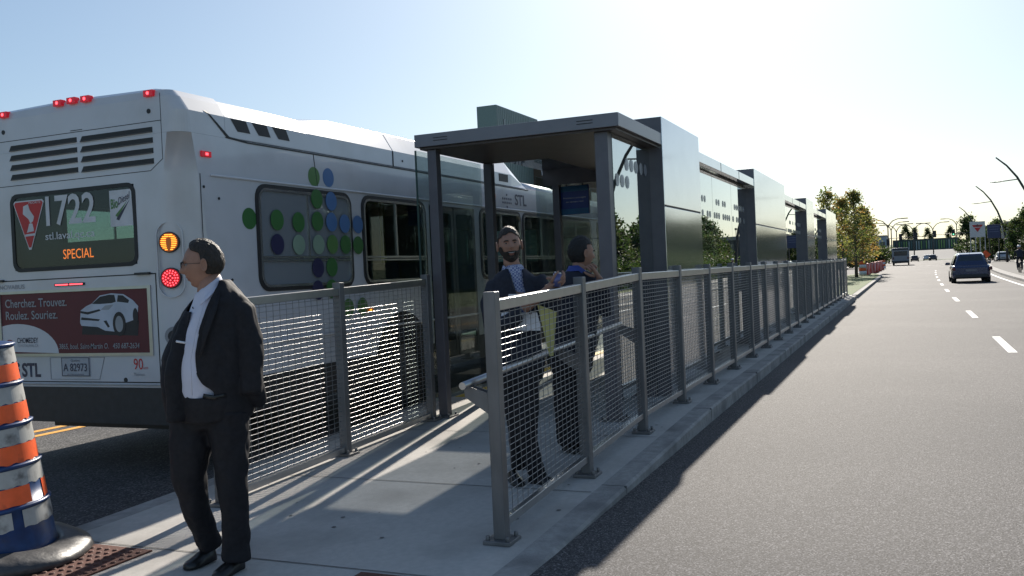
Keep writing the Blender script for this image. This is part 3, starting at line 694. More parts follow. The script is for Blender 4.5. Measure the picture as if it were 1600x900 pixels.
# green reflections of the bright street: the far pane shows through; brake lamp and engine door
f = MB(); f.box(5.855, 5.875, 6.62, 6.985, 1.632, 1.656); lo = bp(f, 'brake_light_bar', darkp, .006)
f = MB(); f.box(5.852, 5.856, 6.635, 6.79, 1.639, 1.649); f.box(5.852, 5.856, 6.81, 6.965, 1.639, 1.649); f.build('led_strip', redled, lo)
f = MB(); ring_plate(f, rc(5.80, 8.0, .775, 1.705), rc(5.812, 7.99, .785, 1.695), (5.871, 0, 0), RU, RV, .002)
bp(f, 'engine_door_gap', black)
f = MB(); f.box(5.845, 5.875, 5.86, 6.02, 1.695, 1.715); f.box(5.845, 5.875, 7.63, 7.75, 1.695, 1.715); bp(f, 'hinge', darkp)
f = MB(); f.box(5.852, 5.872, 5.74, 8.0, .755, .768); bp(f, 'bumper_trim', mat('bumper_trim', (.4, .4, .41), .4), .003)
f = MB(); ring_plate(f, rc(5.865, 7.72, 1.01, 1.605), rc(5.90, 7.69, 1.035, 1.58), (5.87, 0, 0), RU, RV, .012); ad = bp(f, 'advert_frame', alu)
def adp(pts, m_, lay=1, name='advert_print'):
    f = MB(); f.plate(ccw(pts), (5.869-.0011*lay, 0, 0), RU, RV, .001); return f.build(name, m_, ad)
adp(rc(5.90, 7.69, 1.035, 1.58), adred, 0, 'advert_panel')
cx, cy, rx, ry = -7.50, 1.02, .52, .27
arc = [(cx+rx*math.cos(R(a)), 1.036+ry*max(0, math.sin(R(a)))) for a in range(0, 181, 8)]
arc = [(max(-7.688, p[0]), p[1]) for p in arc]
adp(arc, adwhite, 1)
text('lettering', 'Cherchez. Trouvez.', (5.866, 7.63, 1.455), RU, RV, .78, .078, adgrey, ad, bold=.012)
text('lettering', 'Roulez. Souriez.', (5.866, 7.63, 1.345), RU, RV, .66, .078, adgrey, ad, bold=.012)
text('lettering', '3865, boul. Saint-Martin O.   450 687-2634', (5.866, 6.97, 1.065), RU, RV, .95, .055, adgrey, ad, bold=.006, shear=.15)
text('lettering', 'CHOMEDEY', (5.866, 7.50, 1.13), RU, RV, .27, .05, txtdark, ad, bold=.01)
text('lettering', 'TOYOTALAVAL.CA', (5.866, 7.50, 1.095), RU, RV, .27, .024, adgrey, ad)
f = MB()
for (ex, ez, ax, az) in ((-7.60, 1.13, .05, .033), (-7.60, 1.136, .018, .026), (-7.60, 1.148, .032, .012)):
    ring_plate(f, circ(ex, ez, ax, 18, az), circ(ex, ez, ax*.82, 18, az*.78), (5.867, 0, 0), RU, RV, .0012)
f.build('emblem', signred, ad)
def cp(L): return [(-6.70+.70*u, 1.18+.37*v) for u, v in L]
adp(cp([(0.02, .05), (.95, .0), (.98, .35), (.6, .5), (.05, .4)]), addark, 1)
adp(cp([(0, .33), (.02, .62), (.12, .72), (.22, .78), (.36, .96), (.55, 1.0), (.75, .97), (.90, .82), (.98, .68), (.97, .55), (.93, .38), (.72, .28), (.60, .10), (.42, .13), (.30, .22), (.02, .26)]), adpale, 2)
adp(cp([(.22, .77), (.36, .93), (.52, .97), (.60, .96), (.62, .80), (.55, .77), (.35, .76)]), addark, 3)
adp(cp([(.64, .80), (.66, .95), (.74, .94), (.84, .82), (.82, .76)]), addark, 3)
adp(cp([(.36, .62), (.44, .72), (.58, .74), (.50, .62)]), adgrey, 3)
adp(cp([(.02, .56), (.14, .52), (.36, .60), (.34, .64), (.14, .58), (.02, .61)]), addark, 3)
adp(cp([(.02, .40), (.32, .36), (.34, .40), (.03, .46)]), addark, 3)
adp(cp([(.40, .36), (.47, .2), (.50, .22), (.45, .37)]), addark, 3)
adp([(p[0], p[1]) for p in circ(-6.70+.66*.70, 1.18+.37*.28, .075, 20, .105)], addark, 3)
adp([(p[0], p[1]) for p in circ(-6.70+.66*.70, 1.18+.37*.28, .045, 16, .07)], adgrey, 4)
adp([(p[0], p[1]) for p in circ(-6.70+.93*.70, 1.18+.37*.45, .03, 16, .07)], addark, 3)
# plate, words
f = MB(); f.box(5.862, 5.868, 6.61, 6.95, .83, 1.0); lp = bp(f, 'licence_plate', mat('plate_paint', (.42, .43, .46), .5), .002)
text('plate_number', 'A 82973', (5.8605, 6.925, .875), RU, RV, .285, .07, txtdark, lp, bold=.005)
text('plate_word', 'Quebec', (5.8605, 6.83, .958), RU, RV, .11, .024, txtdark, lp)
text('plate_word', 'Je me souviens', (5.8605, 6.88, .84), RU, RV, .2, .016, txtdark, lp)
f = MB(); ring_plate(f, rc(6.612, 6.948, .832, .998), rc(6.618, 6.942, .838, .992), (5.8615, 0, 0), RU, RV, .0015); f.build('plate_border', txtdark, lp)
f = MB(); ring_plate(f, [(-7.1, .80), (-6.5, .80), (-6.43, 1.0), (-7.1, 1.0)], [(-7.09, .806), (-6.507, .806), (-6.44, .994), (-7.09, .994)], (5.871, 0, 0), RU, RV, .003); bp(f, 'plate_recess', mat('recess_edge', (.3, .3, .31), .6))
for nm, s_, y_, z_, w_, h_, m_, bo in (('lettering', 'STL', 7.46, .82, .24, .13, txtdark, .03), ('speed_sticker', '90', 6.10, .89, .105, .095, txtred, 0), ('speed_sticker', 'km/h', 5.99, .895, .05, .02, txtred, 0), ('speed_sticker', 'Maximum', 6.10, .835, .12, .03, adgrey, 0), ('lettering', 'NOVABUS', 7.70, 1.625, .33, .04, mat('lettering_grey', (.3, .3, .32), .5), .01)):
    text(nm, s_, (5.869, y_, z_), RU, RV, w_, h_, m_, bus, bold=bo).location = BL
for i in range(3):
    for k in range(3):
        if (i+k) % 2 == 0 or i == 1: f = MB(); f.plate(circ(-7.62+k*.055, .83+i*.05, .02, 10), (5.871, 0, 0), RU, RV, .003); bp(f, 'logo_dot', txtdark)
# tail lamps in an oval housing on the rounded corner (faces half sideways)
lampO = Vector((5.895, 5.655, 0)); LN = Vector((-.93, -.37, 0)).normalized(); LU = Vector((LN.y, -LN.x, 0))
if LU.dot(RU) < 0: LU = -LU
def lpl(pts, off, t, m_, name, parent=None):
    f = MB(); f.plate(ccw(pts), lampO+LN*off, LU, Z3, t); return bp(f, name, m_, parent=parent) if parent is None else f.build(name, m_, parent)
f = MB(); ring_plate(f, rrect(-.115, .115, 1.49, 2.13, .114, 8), rrect(-.106, .106, 1.499, 2.121, .105, 8), lampO+LN*-.005, LU, Z3, .02); hs = bp(f, 'lamp_housing', busw)
for zz, mb_, ml, nm in ((1.955, amblamp, ambled, 'turn_lamp'), (1.655, redlamp, redled, 'tail_lamp')):
    lo = lpl(circ(0, zz, .088, 24), .0, .022, darkp, nm)
    lpl(circ(0, zz, .078, 24), .022, .006, mb_, 'lens', lo)
    f = MB()
    if nm == 'tail_lamp':
        for r_, k in ((.062, 16), (.042, 11), (.018, 4)):
            for i in range(k): f.plate(circ(r_*math.cos(2*math.pi*i/k), zz+r_*math.sin(2*math.pi*i/k), .0062, 6), lampO+LN*.028, LU, Z3, .003)
    else:
        for k in range(-4, 5):
            h_ = .068*math.sqrt(max(.05, 1-(k/4.6)**2)); 
            for s in (-1, 1):
                a, b_ = (s*h_, s*h_*(.35 if k < 3 else .05)); a, b_ = min(a, b_), max(a, b_)
                f.plate([(a, zz+k*.0155-.003), (b_, zz+k*.0155-.003), (b_, zz+k*.0155+.003), (a, zz+k*.0155+.003)], lampO+LN*.028, LU, Z3, .003)
    f.build('led', ml, lo)
lo = lpl(circ(0, 1.17, .08, 20), .0, .012, mat('cap_grey', (.28, .28, .29), .5), 'reversing_lamp'); lpl(circ(0, 1.17, .05, 16), .012, .008, darkp, 'lens', lo)
# ------------------------------------------------------------------ trees
bark = mat('bark', (.10, .08, .06), .9, bump=.6, bscale=30)
def leafm(n_, c):
    M = mat(n_, c, .6, var=.3, scale=1.5, spec=.25); b_ = M.node_tree.nodes["Principled BSDF"]
    t = M.node_tree.nodes.new("ShaderNodeBsdfTranslucent"); t.inputs[0].default_value = (c[0]*1.9, c[1]*1.9, c[2]*1.5, 1)
    mx = M.node_tree.nodes.new("ShaderNodeMixShader"); mx.inputs[0].default_value = .4; L_ = M.node_tree.links
    L_.new(b_.outputs[0], mx.inputs[1]); L_.new(t.outputs[0], mx.inputs[2]); L_.new(mx.outputs[0], M.node_tree.nodes["Material Output"].inputs[0]); return M
olive = [leafm('leaf_olive', (.16, .165, .05)), leafm('leaf_yellow_green', (.23, .22, .08)), leafm('leaf_orange', (.27, .165, .06)), leafm('leaf_green', (.10, .135, .045))]
darkg = [leafm('leaf_dark', (.03, .055, .018)), leafm('leaf_mid', (.045, .075, .022)), leafm('leaf_deep', (.022, .04, .015)), leafm('leaf_dull', (.05, .06, .025))]
def tree_parts(h, cr_, base, nclump, per, ls, seed, conical=True, weights=(5, 3, 2, 4), spread=.5):
    rnd = random.Random(seed); T = MB(); Cn = MB()
    lean = (rnd.uniform(-.1, .1), rnd.uniform(-.1, .1))
    tp = [(lean[0]*t*1.5, lean[1]*t*1.5, h*t) for t in (0, .2, .45, .7, .93)]
    r0 = .022*h*.6+.02
    T.tube(tp, [r0*1.25, r0, r0*.75, r0*.45, r0*.12], 7)
    for c in range(nclump):
        t = rnd.random()**.8; z = base+(h-base)*t
        if conical: rad = cr_*(1-t)**.75*(.75+.5*rnd.random())+.08
        else: rad = cr_*math.sqrt(max(.02, 1-(2*t-1)**2))*(.7+.45*rnd.random())
        a = rnd.uniform(0, 6.283); q = rad*rnd.uniform(.45, 1)
        cx_, cy_ = lean[0]*z/h*1.5+q*math.cos(a), lean[1]*z/h*1.5+q*math.sin(a)
        zb = max(base*.6, z-q*.6)
        T.tube([(lean[0]*zb/h, lean[1]*zb/h, zb), (cx_*.5, cy_*.5, (zb+z)/2+.05), (cx_, cy_, z)], [r0*.3, r0*.2, r0*.06], 4)
        dom = rnd.choices((0, 1, 2, 3), weights)[0]; sg_ = spread*rnd.uniform(.5, 1.1)
        for k in range(int(per*rnd.uniform(.5, 1.3))):
            p = Vector((cx_+rnd.gauss(0, sg_*.55), cy_+rnd.gauss(0, sg_*.55), z+rnd.gauss(0, sg_*.5)))
            if p.z < base*.7: continue
            u = Vector((rnd.gauss(0, 1), rnd.gauss(0, 1), rnd.gauss(0, .7))).normalized(); v = u.cross(Vector((rnd.gauss(0, 1), rnd.gauss(0, 1), rnd.gauss(0, 1)))).normalized()
            s_ = ls*rnd.uniform(.5, 1.25); mi = dom if rnd.random() < .7 else rnd.choices((0, 1, 2, 3), weights)[0]
            Cn.add([p-u*s_, p-v*s_*.55, p+u*s_, p+v*s_*.55], [(0, 1, 2, 3)], mi)
    return T, Cn
def tree(loc, label, args, mats_, group=None, cat='tree', name='tree'):
    r_ = thing(name, loc, label, cat, group); T, Cn = tree_parts(*args[0], **args[1])
    T.build('trunk', bark, r_); Cn.build('crown', mats_, r_); return r_
G1 = 'young trees on the grass median'
A1 = tree((71, 3.5, .14), 'slim young tree with a pointed olive crown, tallest on the grass median', ((6.15, 1.6, 1.3, 85, 46, .10, 11), dict(spread=.44)), olive, G1)
A2 = tree((60, 4.45, .14), 'young tree whose ragged top rises above the far end of the shelter', ((5.6, 1.3, 1.4, 50, 42, .095, 12), dict(spread=.38)), olive, G1)
A3 = tree((80, 3.35, .14), 'staked young tree with low orange and green leaves in front of the red barriers', ((5.3, 1.5, 1.1, 70, 60, .12, 13), dict(spread=.45, weights=(4, 4, 3, 3))), olive, G1)
for src, x, y_, s_, rz, lb in ((A1, 68, 4.2, .9, 2.1, 'young median tree just right of the shelter end, behind its corner'), (A3, 92, 3.5, .95, 1.0, 'round low tree past the staked one at the right end of the leafy clump'), (A2, 76, 4.6, .8, 4, 'rusty coloured tree in the middle of the leafy clump'), (A1, 100, 4.6, .78, 3, 'farthest small tree of the leafy clump beside the barriers')):
    copy_tree(src, (x, y_, .14), rz, lb, s_)
st_ = thing('tree_stake', (79.7, 3.1, .14), 'pair of thin dark stakes beside the staked young tree', 'stake'); b = MB(); b.tube([(0, 0, 0), (0, .1, 2.0)], .03, 6); b.tube([(.5, .5, 0), (.5, .4, 2.0)], .03, 6); b.build('stake_pair', bark, st_)
D1 = tree((126, -13.1, 0), 'dark green roadside tree at the right edge behind the cyclist', ((6.0, 2.5, .6, 75, 70, .17, 21), dict(conical=False, spread=.6)), darkg, 'dark trees on the right verge')
D2 = tree((58, -17.5, 0), 'dark spiky tree on the right verge seen only as a reflection in the glass', ((6.3, 2.0, .8, 60, 60, .16, 22), dict(conical=True, spread=.6)), darkg, 'dark trees on the right verge')
rnd = random.Random(3); k = 0
words = ('tall', 'short', 'narrow', 'broad', 'ragged', 'bushy', 'leaning', 'sparse', 'dense', 'rounded', 'pointed', 'stunted')
for k in range(24):
    x = 31+4.3*k+rnd.uniform(-.8, .8); s_ = rnd.uniform(.72, 1.12)
    if 50 < x < 54: continue
    copy_tree(D1 if k % 3 else D2, (x, -16.0-max(0, x-100)*.1-rnd.uniform(0, 1.5), 0), rnd.uniform(0, 6), '%s dark tree of the right verge row seen in the shelter glass' % words[k % 12], s_)
# far trees, dark clump left of the big road sign and crowns over the wall
for x, y_, s_, lb in ((205, -10.9, 1.35, 'dark narrow tree directly left of the tall white sign board'), (215, -12.2, 1.45, 'dark tree partly behind the tall white sign board'), (345, 0.5, 1.35, 'far crown rising over the left part of the panelled wall'), (348, -2.2, 1.2, 'small far crown over the panelled wall, second from the left'), (350, -6.5, 1.15, 'far crown over the middle of the panelled wall'), (352, -13.5, 1.2, 'far crown over the right end of the panelled wall')):
    copy_tree(D2, (x, y_, hill(x)), x*1.3, lb, s_)
for i, (x, y_, s_) in enumerate(((140, -14.6, 1.15), (172, -12.9, .95), (181, -14.5, 1.1), (190, -13.6, 1.0), (199, -15.8, 1.2), (210, -15.0, 1.05), (222, -17.0, 1.25), (236, -17.5, 1.2), (250, -19.5, 1.3))):
    copy_tree(D1 if i % 2 else D2, (x, y_, 0), i*1.9, '%s dark tree in the far mass behind the sign boards' % words[i], s_)
H1 = tree((150, 7.5, 0), 'low dark bush at the far left roadside behind the barriers', ((3.2, 3.2, .1, 60, 60, .2, 31), dict(conical=False, spread=.8)), darkg, 'dark bushes beyond the barriers', 'bush', 'bush')
for x, y_, lb in ((165, 5.6, 'dark bush below the pale blue warehouse'), (182, 8.6, 'far dark bush between the leafy clump and the double lamps'), (135, 9.5, 'dark bush half hidden by the leafy median trees'), (205, 5.2, 'dark bush behind the far bus')):
    copy_tree(H1, (x, y_, 0), x, lb, 1.0)
HB = tree((30, -14.6, 0), 'low dark roadside bush of the hedge that mirrors in the shelter glass', ((2.3, 2.6, .05, 60, 60, .15, 35), dict(conical=False, spread=.7)), darkg, 'hedge bushes on the right verge', 'bush', 'bush')
for k in range(1, 21): copy_tree(HB, (30+4.6*k, -14.9-max(0, 30+4.6*k-95)*.1, 0), k*1.3)
H2 = tree((73, -11.6, 0), 'dark bush on the verge behind the cyclist', ((1.7, 1.6, .05, 40, 55, .12, 33), dict(conical=False, spread=.55)), darkg, 'low bushes on the right verge', 'bush', 'bush')
for x, y_, lb in ((82, -12.4, 'low dark bush beside the curved lamp pole'), (96, -12.8, 'low verge bush left of the lamp pole'), (108, -13.8, 'farthest low bush on the right verge')):
    copy_tree(H2, (x, y_, 0), x, lb, 1.0)

# ------------------------------------------------------------------ curved lamps on the right
lampm = mat('lamp_pole_metal', (.05, .05, .05), .55, .3)
LG = 'curved street lamps on the right pavement'
cl = thing('street_lamp', (94.3, -10.9, 0), 'curved dark street lamp nearest the right edge of the frame', 'street lamp', LG)
b = MB(); b.tube([(0, 0, 0), (0, 0, 1.5), (0, .1, 3.2), (0, .36, 5), (0, .92, 6.7), (0, 1.65, 8.2), (0, 2.45, 9.3), (0, 3.3, 10.1)], [.15, .14, .13, .12, .11, .095, .08, .06], 10); b.build('pole', lampm, cl)
b = MB(); b.tube([(0, 1.5, 8.0), (0, 3.5, 7.85)], [.045, .045], 6); b.build('arm', lampm, cl)
b = MB(); b.rings([[(p[0], 2.9+y_, 7.86+p[1]) for p in circ(0, 0, w_, 10, h_)] for y_, w_, h_ in ((0, .05, .02), (.15, .13, .04), (.6, .14, .045), (.95, .06, .02))]); b.build('lamp_head', lampm, cl)
b = MB(); b.tube([(0, .1, 3.4), (0, .1, 4.9)], .035, 6); b.box(-.12, .12, .0, .2, 4.9, 5.1); b.build('bracket', lampm, cl)
for x, y_, lb in ((132.8, -11.6, 'curved street lamp whose foot stands between the blue board and the hedge'), (188.7, -12.2, 'small far curved street lamp above the white sign board'), (52.5, -11.6, 'curved street lamp outside the frame that shows in the shelter glass')):
    copy_tree(cl, (x, y_, 0), 0, lb)
# double lamps
DG = 'double arm street lamps in the distance'
dl = thing('street_lamp', (222.4, 4.0, 0), 'nearest and tallest double arm lamp, above the red barriers', 'street lamp', DG)
greyl = mat('far_lamp_grey', (.035, .036, .04), .6, .1)
b = MB(); b.tube([(0, 0, 0), (0, 0, 8)], [.17, .12], 8); b.build('pole', greyl, dl)
for s in (-1, 1):
    b = MB(); b.tube([(0, 0, 7.9), (0, s*.3, 8.6), (0, s*1.0, 9.4), (0, s*2.0, 9.8), (0, s*3.1, 9.85)], [.13, .12, .11, .10, .09], 6); b.build('arm', greyl, dl)
    b = MB(); b.box(-.18, .18, min(s*2.8, s*4.2), max(s*2.8, s*4.2), 9.74, 9.96); b.build('lamp_head', greyl, dl, bevel=.04)
for x, y_, lb in ((245.9, 3.7, 'second double arm lamp just right of the nearest one'), (264, 2.7, 'third double arm lamp of the tight left cluster'), (267, -1.5, 'double arm lamp standing alone right of the left cluster'), (277, -6.4, 'double arm lamp over the middle of the panelled wall'), (297.6, -13.2, 'farthest right double arm lamp, next to the dark trees')):
    copy_tree(dl, (x, y_, hill(x)), 0, lb)
# traffic signals
sigy = mat('signal_housing_yellow', (.30, .21, .03), .6); 
def signal(par, y_, z, m_, lit=None):
    b = MB(); b.box(-.15, .15, y_-.2, y_+.2, z-.55, z+.55); h = b.build('signal_head', m_, par, bevel=.03)
    b = MB(); b.box(.16-.33, .17-.33, y_-.3, y_+.3, z-.68, z+.68); b.build('back_board', black, h)
    f = MB()
    for k in (-.35, 0, .35): f.plate(circ(-y_, z+k, .12, 12), (-.18, 0, 0), RU, RV, .02)
    f.build('signal_lens', darkp, h)
    if lit: f = MB(); f.plate(circ(-y_, z-.35, .12, 12), (-.205, 0, 0), RU, RV, .01); f.build('lit_lens', lit, h)
tg = thing('traffic_signal', (198, 3.6, 0), 'traffic signal mast whose long arm reaches from the left over the road', 'traffic light', 'traffic signal masts')
b = MB(); b.tube([(0, 0, 0), (0, 0, 5.5)], .11, 8); b.build('mast', lampm, tg); b = MB(); b.tube([(0, 0, 5.1), (0, -6.9, 5.15)], [.07, .05], 6); b.build('mast_arm', lampm, tg)
glit = mat('green_signal', (.1, .6, .35), .4, emit=(.2, 1, .5), estr=1.5)
signal(tg, -.0, 4.3, darkp); signal(tg, -2.3, 5.2, sigy); signal(tg, -5.1, 5.3, darkp)
tg2 = thing('traffic_signal', (203, -14.0, 0), 'traffic signal mast reaching from the right with two heads over the road', 'traffic light', 'traffic signal masts')
b = MB(); b.tube([(0, 0, 0), (0, 0, 6)], .11, 8); b.build('mast', lampm, tg2); b = MB(); b.tube([(0, 0, 5.6), (0, 9.4, 5.4)], [.07, .05], 6); b.build('mast_arm', lampm, tg2)
signal(tg2, 9.0, 5.6, darkp); signal(tg2, 5.6, 5.7, darkp, glit)

# ------------------------------------------------------------------ wall, buildings, boards
wl = thing('noise_wall', (322, -4, 3.0), 'long dark wall with upright green and pale panels on the rise across the road end', 'wall')
b = MB(); b.box(0, .3, -11, 8.5, -.5, 3.6); b.build('wall_body', mat('wall_dark', (.05, .07, .06), .8), wl)
pg = [mat('panel_lime', (.20, .36, .10), .6), mat('panel_pale', (.35, .42, .40), .6), mat('panel_teal', (.06, .13, .12), .6)]
rnd = random.Random(9)
for i in range(26):
    y_ = 8.2-i*.73; mm = rnd.choice((0, 1, 2, 2)); b = MB(); b.box(-.06, -.01, y_-.28, y_-.02, .1+rnd.random()*.4, 3.0); b.build('upright_panel', pg[mm], wl)
def building(name, x0, x1, y0, y1, h_, m_, label, rows, cols, z0=0., wm=None, sidecols=3):
    r_ = thing(name, ((x0+x1)/2, (y0+y1)/2, z0), label, 'building')
    hx_, hy_ = (x1-x0)/2, (y1-y0)/2
    b = MB(); b.box(-hx_, hx_, -hy_, hy_, -.5, h_); b.build('wall', m_, r_)
    b = MB(); b.box(-hx_-.15, hx_+.15, -hy_-.15, hy_+.15, h_+.003, h_+.35); b.build('roof', fascia, r_)
    for i in range(rows):
        for j_ in range(cols):
            yc_ = -hy_+(j_+.5)*2*hy_/cols; zc2 = (i+.5)*h_/rows
            ww, wh = .3*2*hy_/cols, .28*h_/rows
            b = MB(); b.box(-hx_-.03, -hx_-.004, yc_-ww, yc_+ww, zc2-wh, zc2+wh); b.build('window', wm or busglass_d, r_)
        for j_ in range(sidecols):
            xc_ = -hx_+(j_+.5)*2*hx_/sidecols; zc2 = (i+.5)*h_/rows; ww, wh = .3*2*hx_/sidecols, .28*h_/rows
            b = MB(); b.box(xc_-ww, xc_+ww, -hy_-.03, -hy_-.004, zc2-wh, zc2+wh); b.build('window', wm or busglass_d, r_)
    return r_
busglass_d = mat('dark_window', (.03, .04, .05), .12, spec=.6)
building('warehouse', 300, 330, 5.9, 15, 7.6, mat('pale_blue_siding', (.25, .31, .36), .6), 'pale blue grey warehouse beyond the leafy trees', 1, 4)
ap = building('apartment_building', 100, 130, 37, 55, 15.2, mat('brown_brick', (.10, .07, .055), .85, var=.2), 'brown apartment block with rows of windows seen under the shelter canopy', 5, 7)
b = MB(); b.box(-25, -13, 40-46, 42.3-46, -.3, 19.7); sid = mat('ribbed_siding', (.20, .25, .26), .55, .2, var=.04)
tw = b.build('stair_tower', sid, ap)
b = MB()
for i in range(24): b.box(-24.8+i*.5, -24.74+i*.5, -6.03, -6.004, 10, 19.6)
b.build('siding_ribs', sid, tw); b = MB(); b.box(-23.2, -22.9, -6.06, -6.032, 17.2, 18.4); b.build('vent', busglass_d, tw)
sb = building('store_building', 175, 200, -32, -15.5, 6.2, mat('store_wall', (.035, .032, .034), .8), 'low dark store building behind the billboards at the right', 2, 6)
building('store_building', 156, 172, -26, -16.3, 5.4, mat('store_wall_grey', (.06, .058, .06), .8), 'grey store block at the right edge behind the verge trees', 2, 4)
# boards
bd = thing('sign_board', (150, -9.4, 0), 'tall white sign board with a red triangle on white posts', 'sign board')
b = MB(); b.box(-.15, .15, -1.0, 1.0, 3.75, 6.05); pnl = b.build('board', mat('board_white', (.55, .55, .56), .5), bd, bevel=.02)
f = MB(); f.plate(ccw([(-.72, 5.55), (.72, 5.55), (0, 4.5)]), (-.155, 0, 0), RU, RV, .01, 0); f.plate(ccw([(-.35, 5.42), (-.1, 5.5), (-.02, 5.68), (.08, 5.5), (.35, 5.42), (.2, 5.3), (-.2, 5.3)]), (-.17, 0, 0), RU, RV, .01, 1)
f.plate([(-.45, 5.24), (.45, 5.24), (.42, 5.16), (-.42, 5.16)][::-1], (-.17, 0, 0), RU, RV, .01, 2); f.build('triangle_emblem', [signred, mat('emblem_dark', (.12, .05, .04), .6), txtwhite], pnl)
for y_ in (-.95, -.3, .3, .95): b = MB(); b.box(-.07, .07, y_-.05, y_+.05, 0, 3.75); b.build('leg', mat('post_white', (.4, .4, .42), .6), bd)
bd = thing('billboard', (150, -11.5, 0), 'dark blue billboard right of the white sign board', 'sign board')
b = MB(); b.box(-.15, .15, -.85, .85, 3.5, 5.5); pnl = b.build('board', mat('board_blue', (.03, .04, .10), .5), bd, bevel=.02)
b = MB()
for z in (5.1, 4.75, 4.4): b.box(-.165, -.152, -.6, .6, z, z+.07)
b.build('print_line', mat('print_blue', (.12, .14, .25), .5), pnl)
for y_ in (-.6, .6): b = MB(); b.box(-.08, .08, y_-.06, y_+.06, 0, 3.5); b.build('leg', lampm, bd)
for x, y_, z0, z1, hw, lb in ((152, -13.0, 3.4, 5.3, .35, 'narrow pale panel sign just right of the dark blue billboard'), (160, -14.7, 3.5, 5.6, .55, 'grey panel sign at the right next to the verge trees')):
    bd = thing('panel_sign', (x, y_, 0), lb, 'sign board'); b = MB(); b.box(-.1, .1, -hw, hw, z0, z1); b.build('board', mat('board_grey', (.30, .31, .31), .6), bd, bevel=.02); b = MB(); b.box(-.06, .06, -.06, .06, 0, z0); b.build('leg', lampm, bd)
os_ = thing('road_sign', (98, -6.75, 0), 'orange diamond work sign on a stand beside the blue hatchback', 'road sign')
b = MB(); b.plate([(-.45, 1.3), (0, .85), (.45, 1.3), (0, 1.75)], (-.02, 0, 0), RU, RV, .02); b.build('sign_face', mat('work_orange', (.75, .10, .02), .5), os_)
b = MB(); b.tube([(0, 0, 0), (0, 0, 1.4)], .025, 6); b.tube([(-.1, -.4, .02), (0, 0, .5)], .02, 5); b.tube([(-.1, .4, .02), (0, 0, .5)], .02, 5); b.build('stand', lampm, os_)

# ------------------------------------------------------------------ barriers
redb = mat('barrier_red', (.45, .045, .03), .55, var=.15)
BG = 'red plastic barriers along the median'
br = thing('barrier', (79.5, 3.15, .0), 'red plastic barrier nearest the shelter, first of the row', 'barrier', BG)
b = MB(); b.hexa([(-1, -.2, .08), (1, -.2, .08), (1, .2, .08), (-1, .2, .08)], [(-1, -.07, 1.05), (1, -.07, 1.05), (1, .07, 1.05), (-1, .07, 1.05)]); b.build('body', redb, br, bevel=.03)
b = MB(); 
for x in (-.7, .3): b.box(x, x+.4, -.22, .22, 0, .1)
b.build('foot', redb, br); b = MB(); b.box(-1.03, -1.0, -.05, .05, .2, 1.0); b.build('joint_pin', adwhite, br)
ords = ['second', 'third', 'fourth', 'fifth', 'sixth', 'seventh', 'eighth', 'ninth', 'tenth', 'eleventh', 'twelfth', 'thirteenth', 'fourteenth', 'fifteenth', 'sixteenth']
for i, o_ in enumerate(ords): copy_tree(br, (79.5+2.4*(i+1), 3.15-.012*i+.1*math.sin(i*1.7), 0), .05*math.sin(i*2.3), 'red plastic barrier, %s of the row counted from the shelter' % o_)
wd_ = thing('traffic_drum', (120.5, 3.0, 0), 'white and orange drum at the far end of the red barriers', 'traffic drum', 'drums at the end of the barriers')
b = MB()
for i, (r0_, z) in enumerate(((.29, .05), (.27, .35), (.25, .6), (.24, .85), (.22, 1.1))[:-1]):
    r1_, z1 = ((.27, .35), (.25, .6), (.24, .85), (.22, 1.1))[i]; b.rings([[(p[0], p[1], z) for p in circ(0, 0, r0_, 14)], [(p[0], p[1], z1) for p in circ(0, 0, r1_, 14)]], mi=i % 2)
b.build('drum_body', [mat('drum_white', (.65, .65, .65), .5), mat('drum_orange', (.75, .12, .02), .5)], wd_)
copy_tree(wd_, (124, 2.9, 0), 0, 'second drum after the barriers, nearer the far bus')
copy_tree(wd_, (76.5, 3.3, .15), 0, 'drum on the median grass beside the first red barrier')

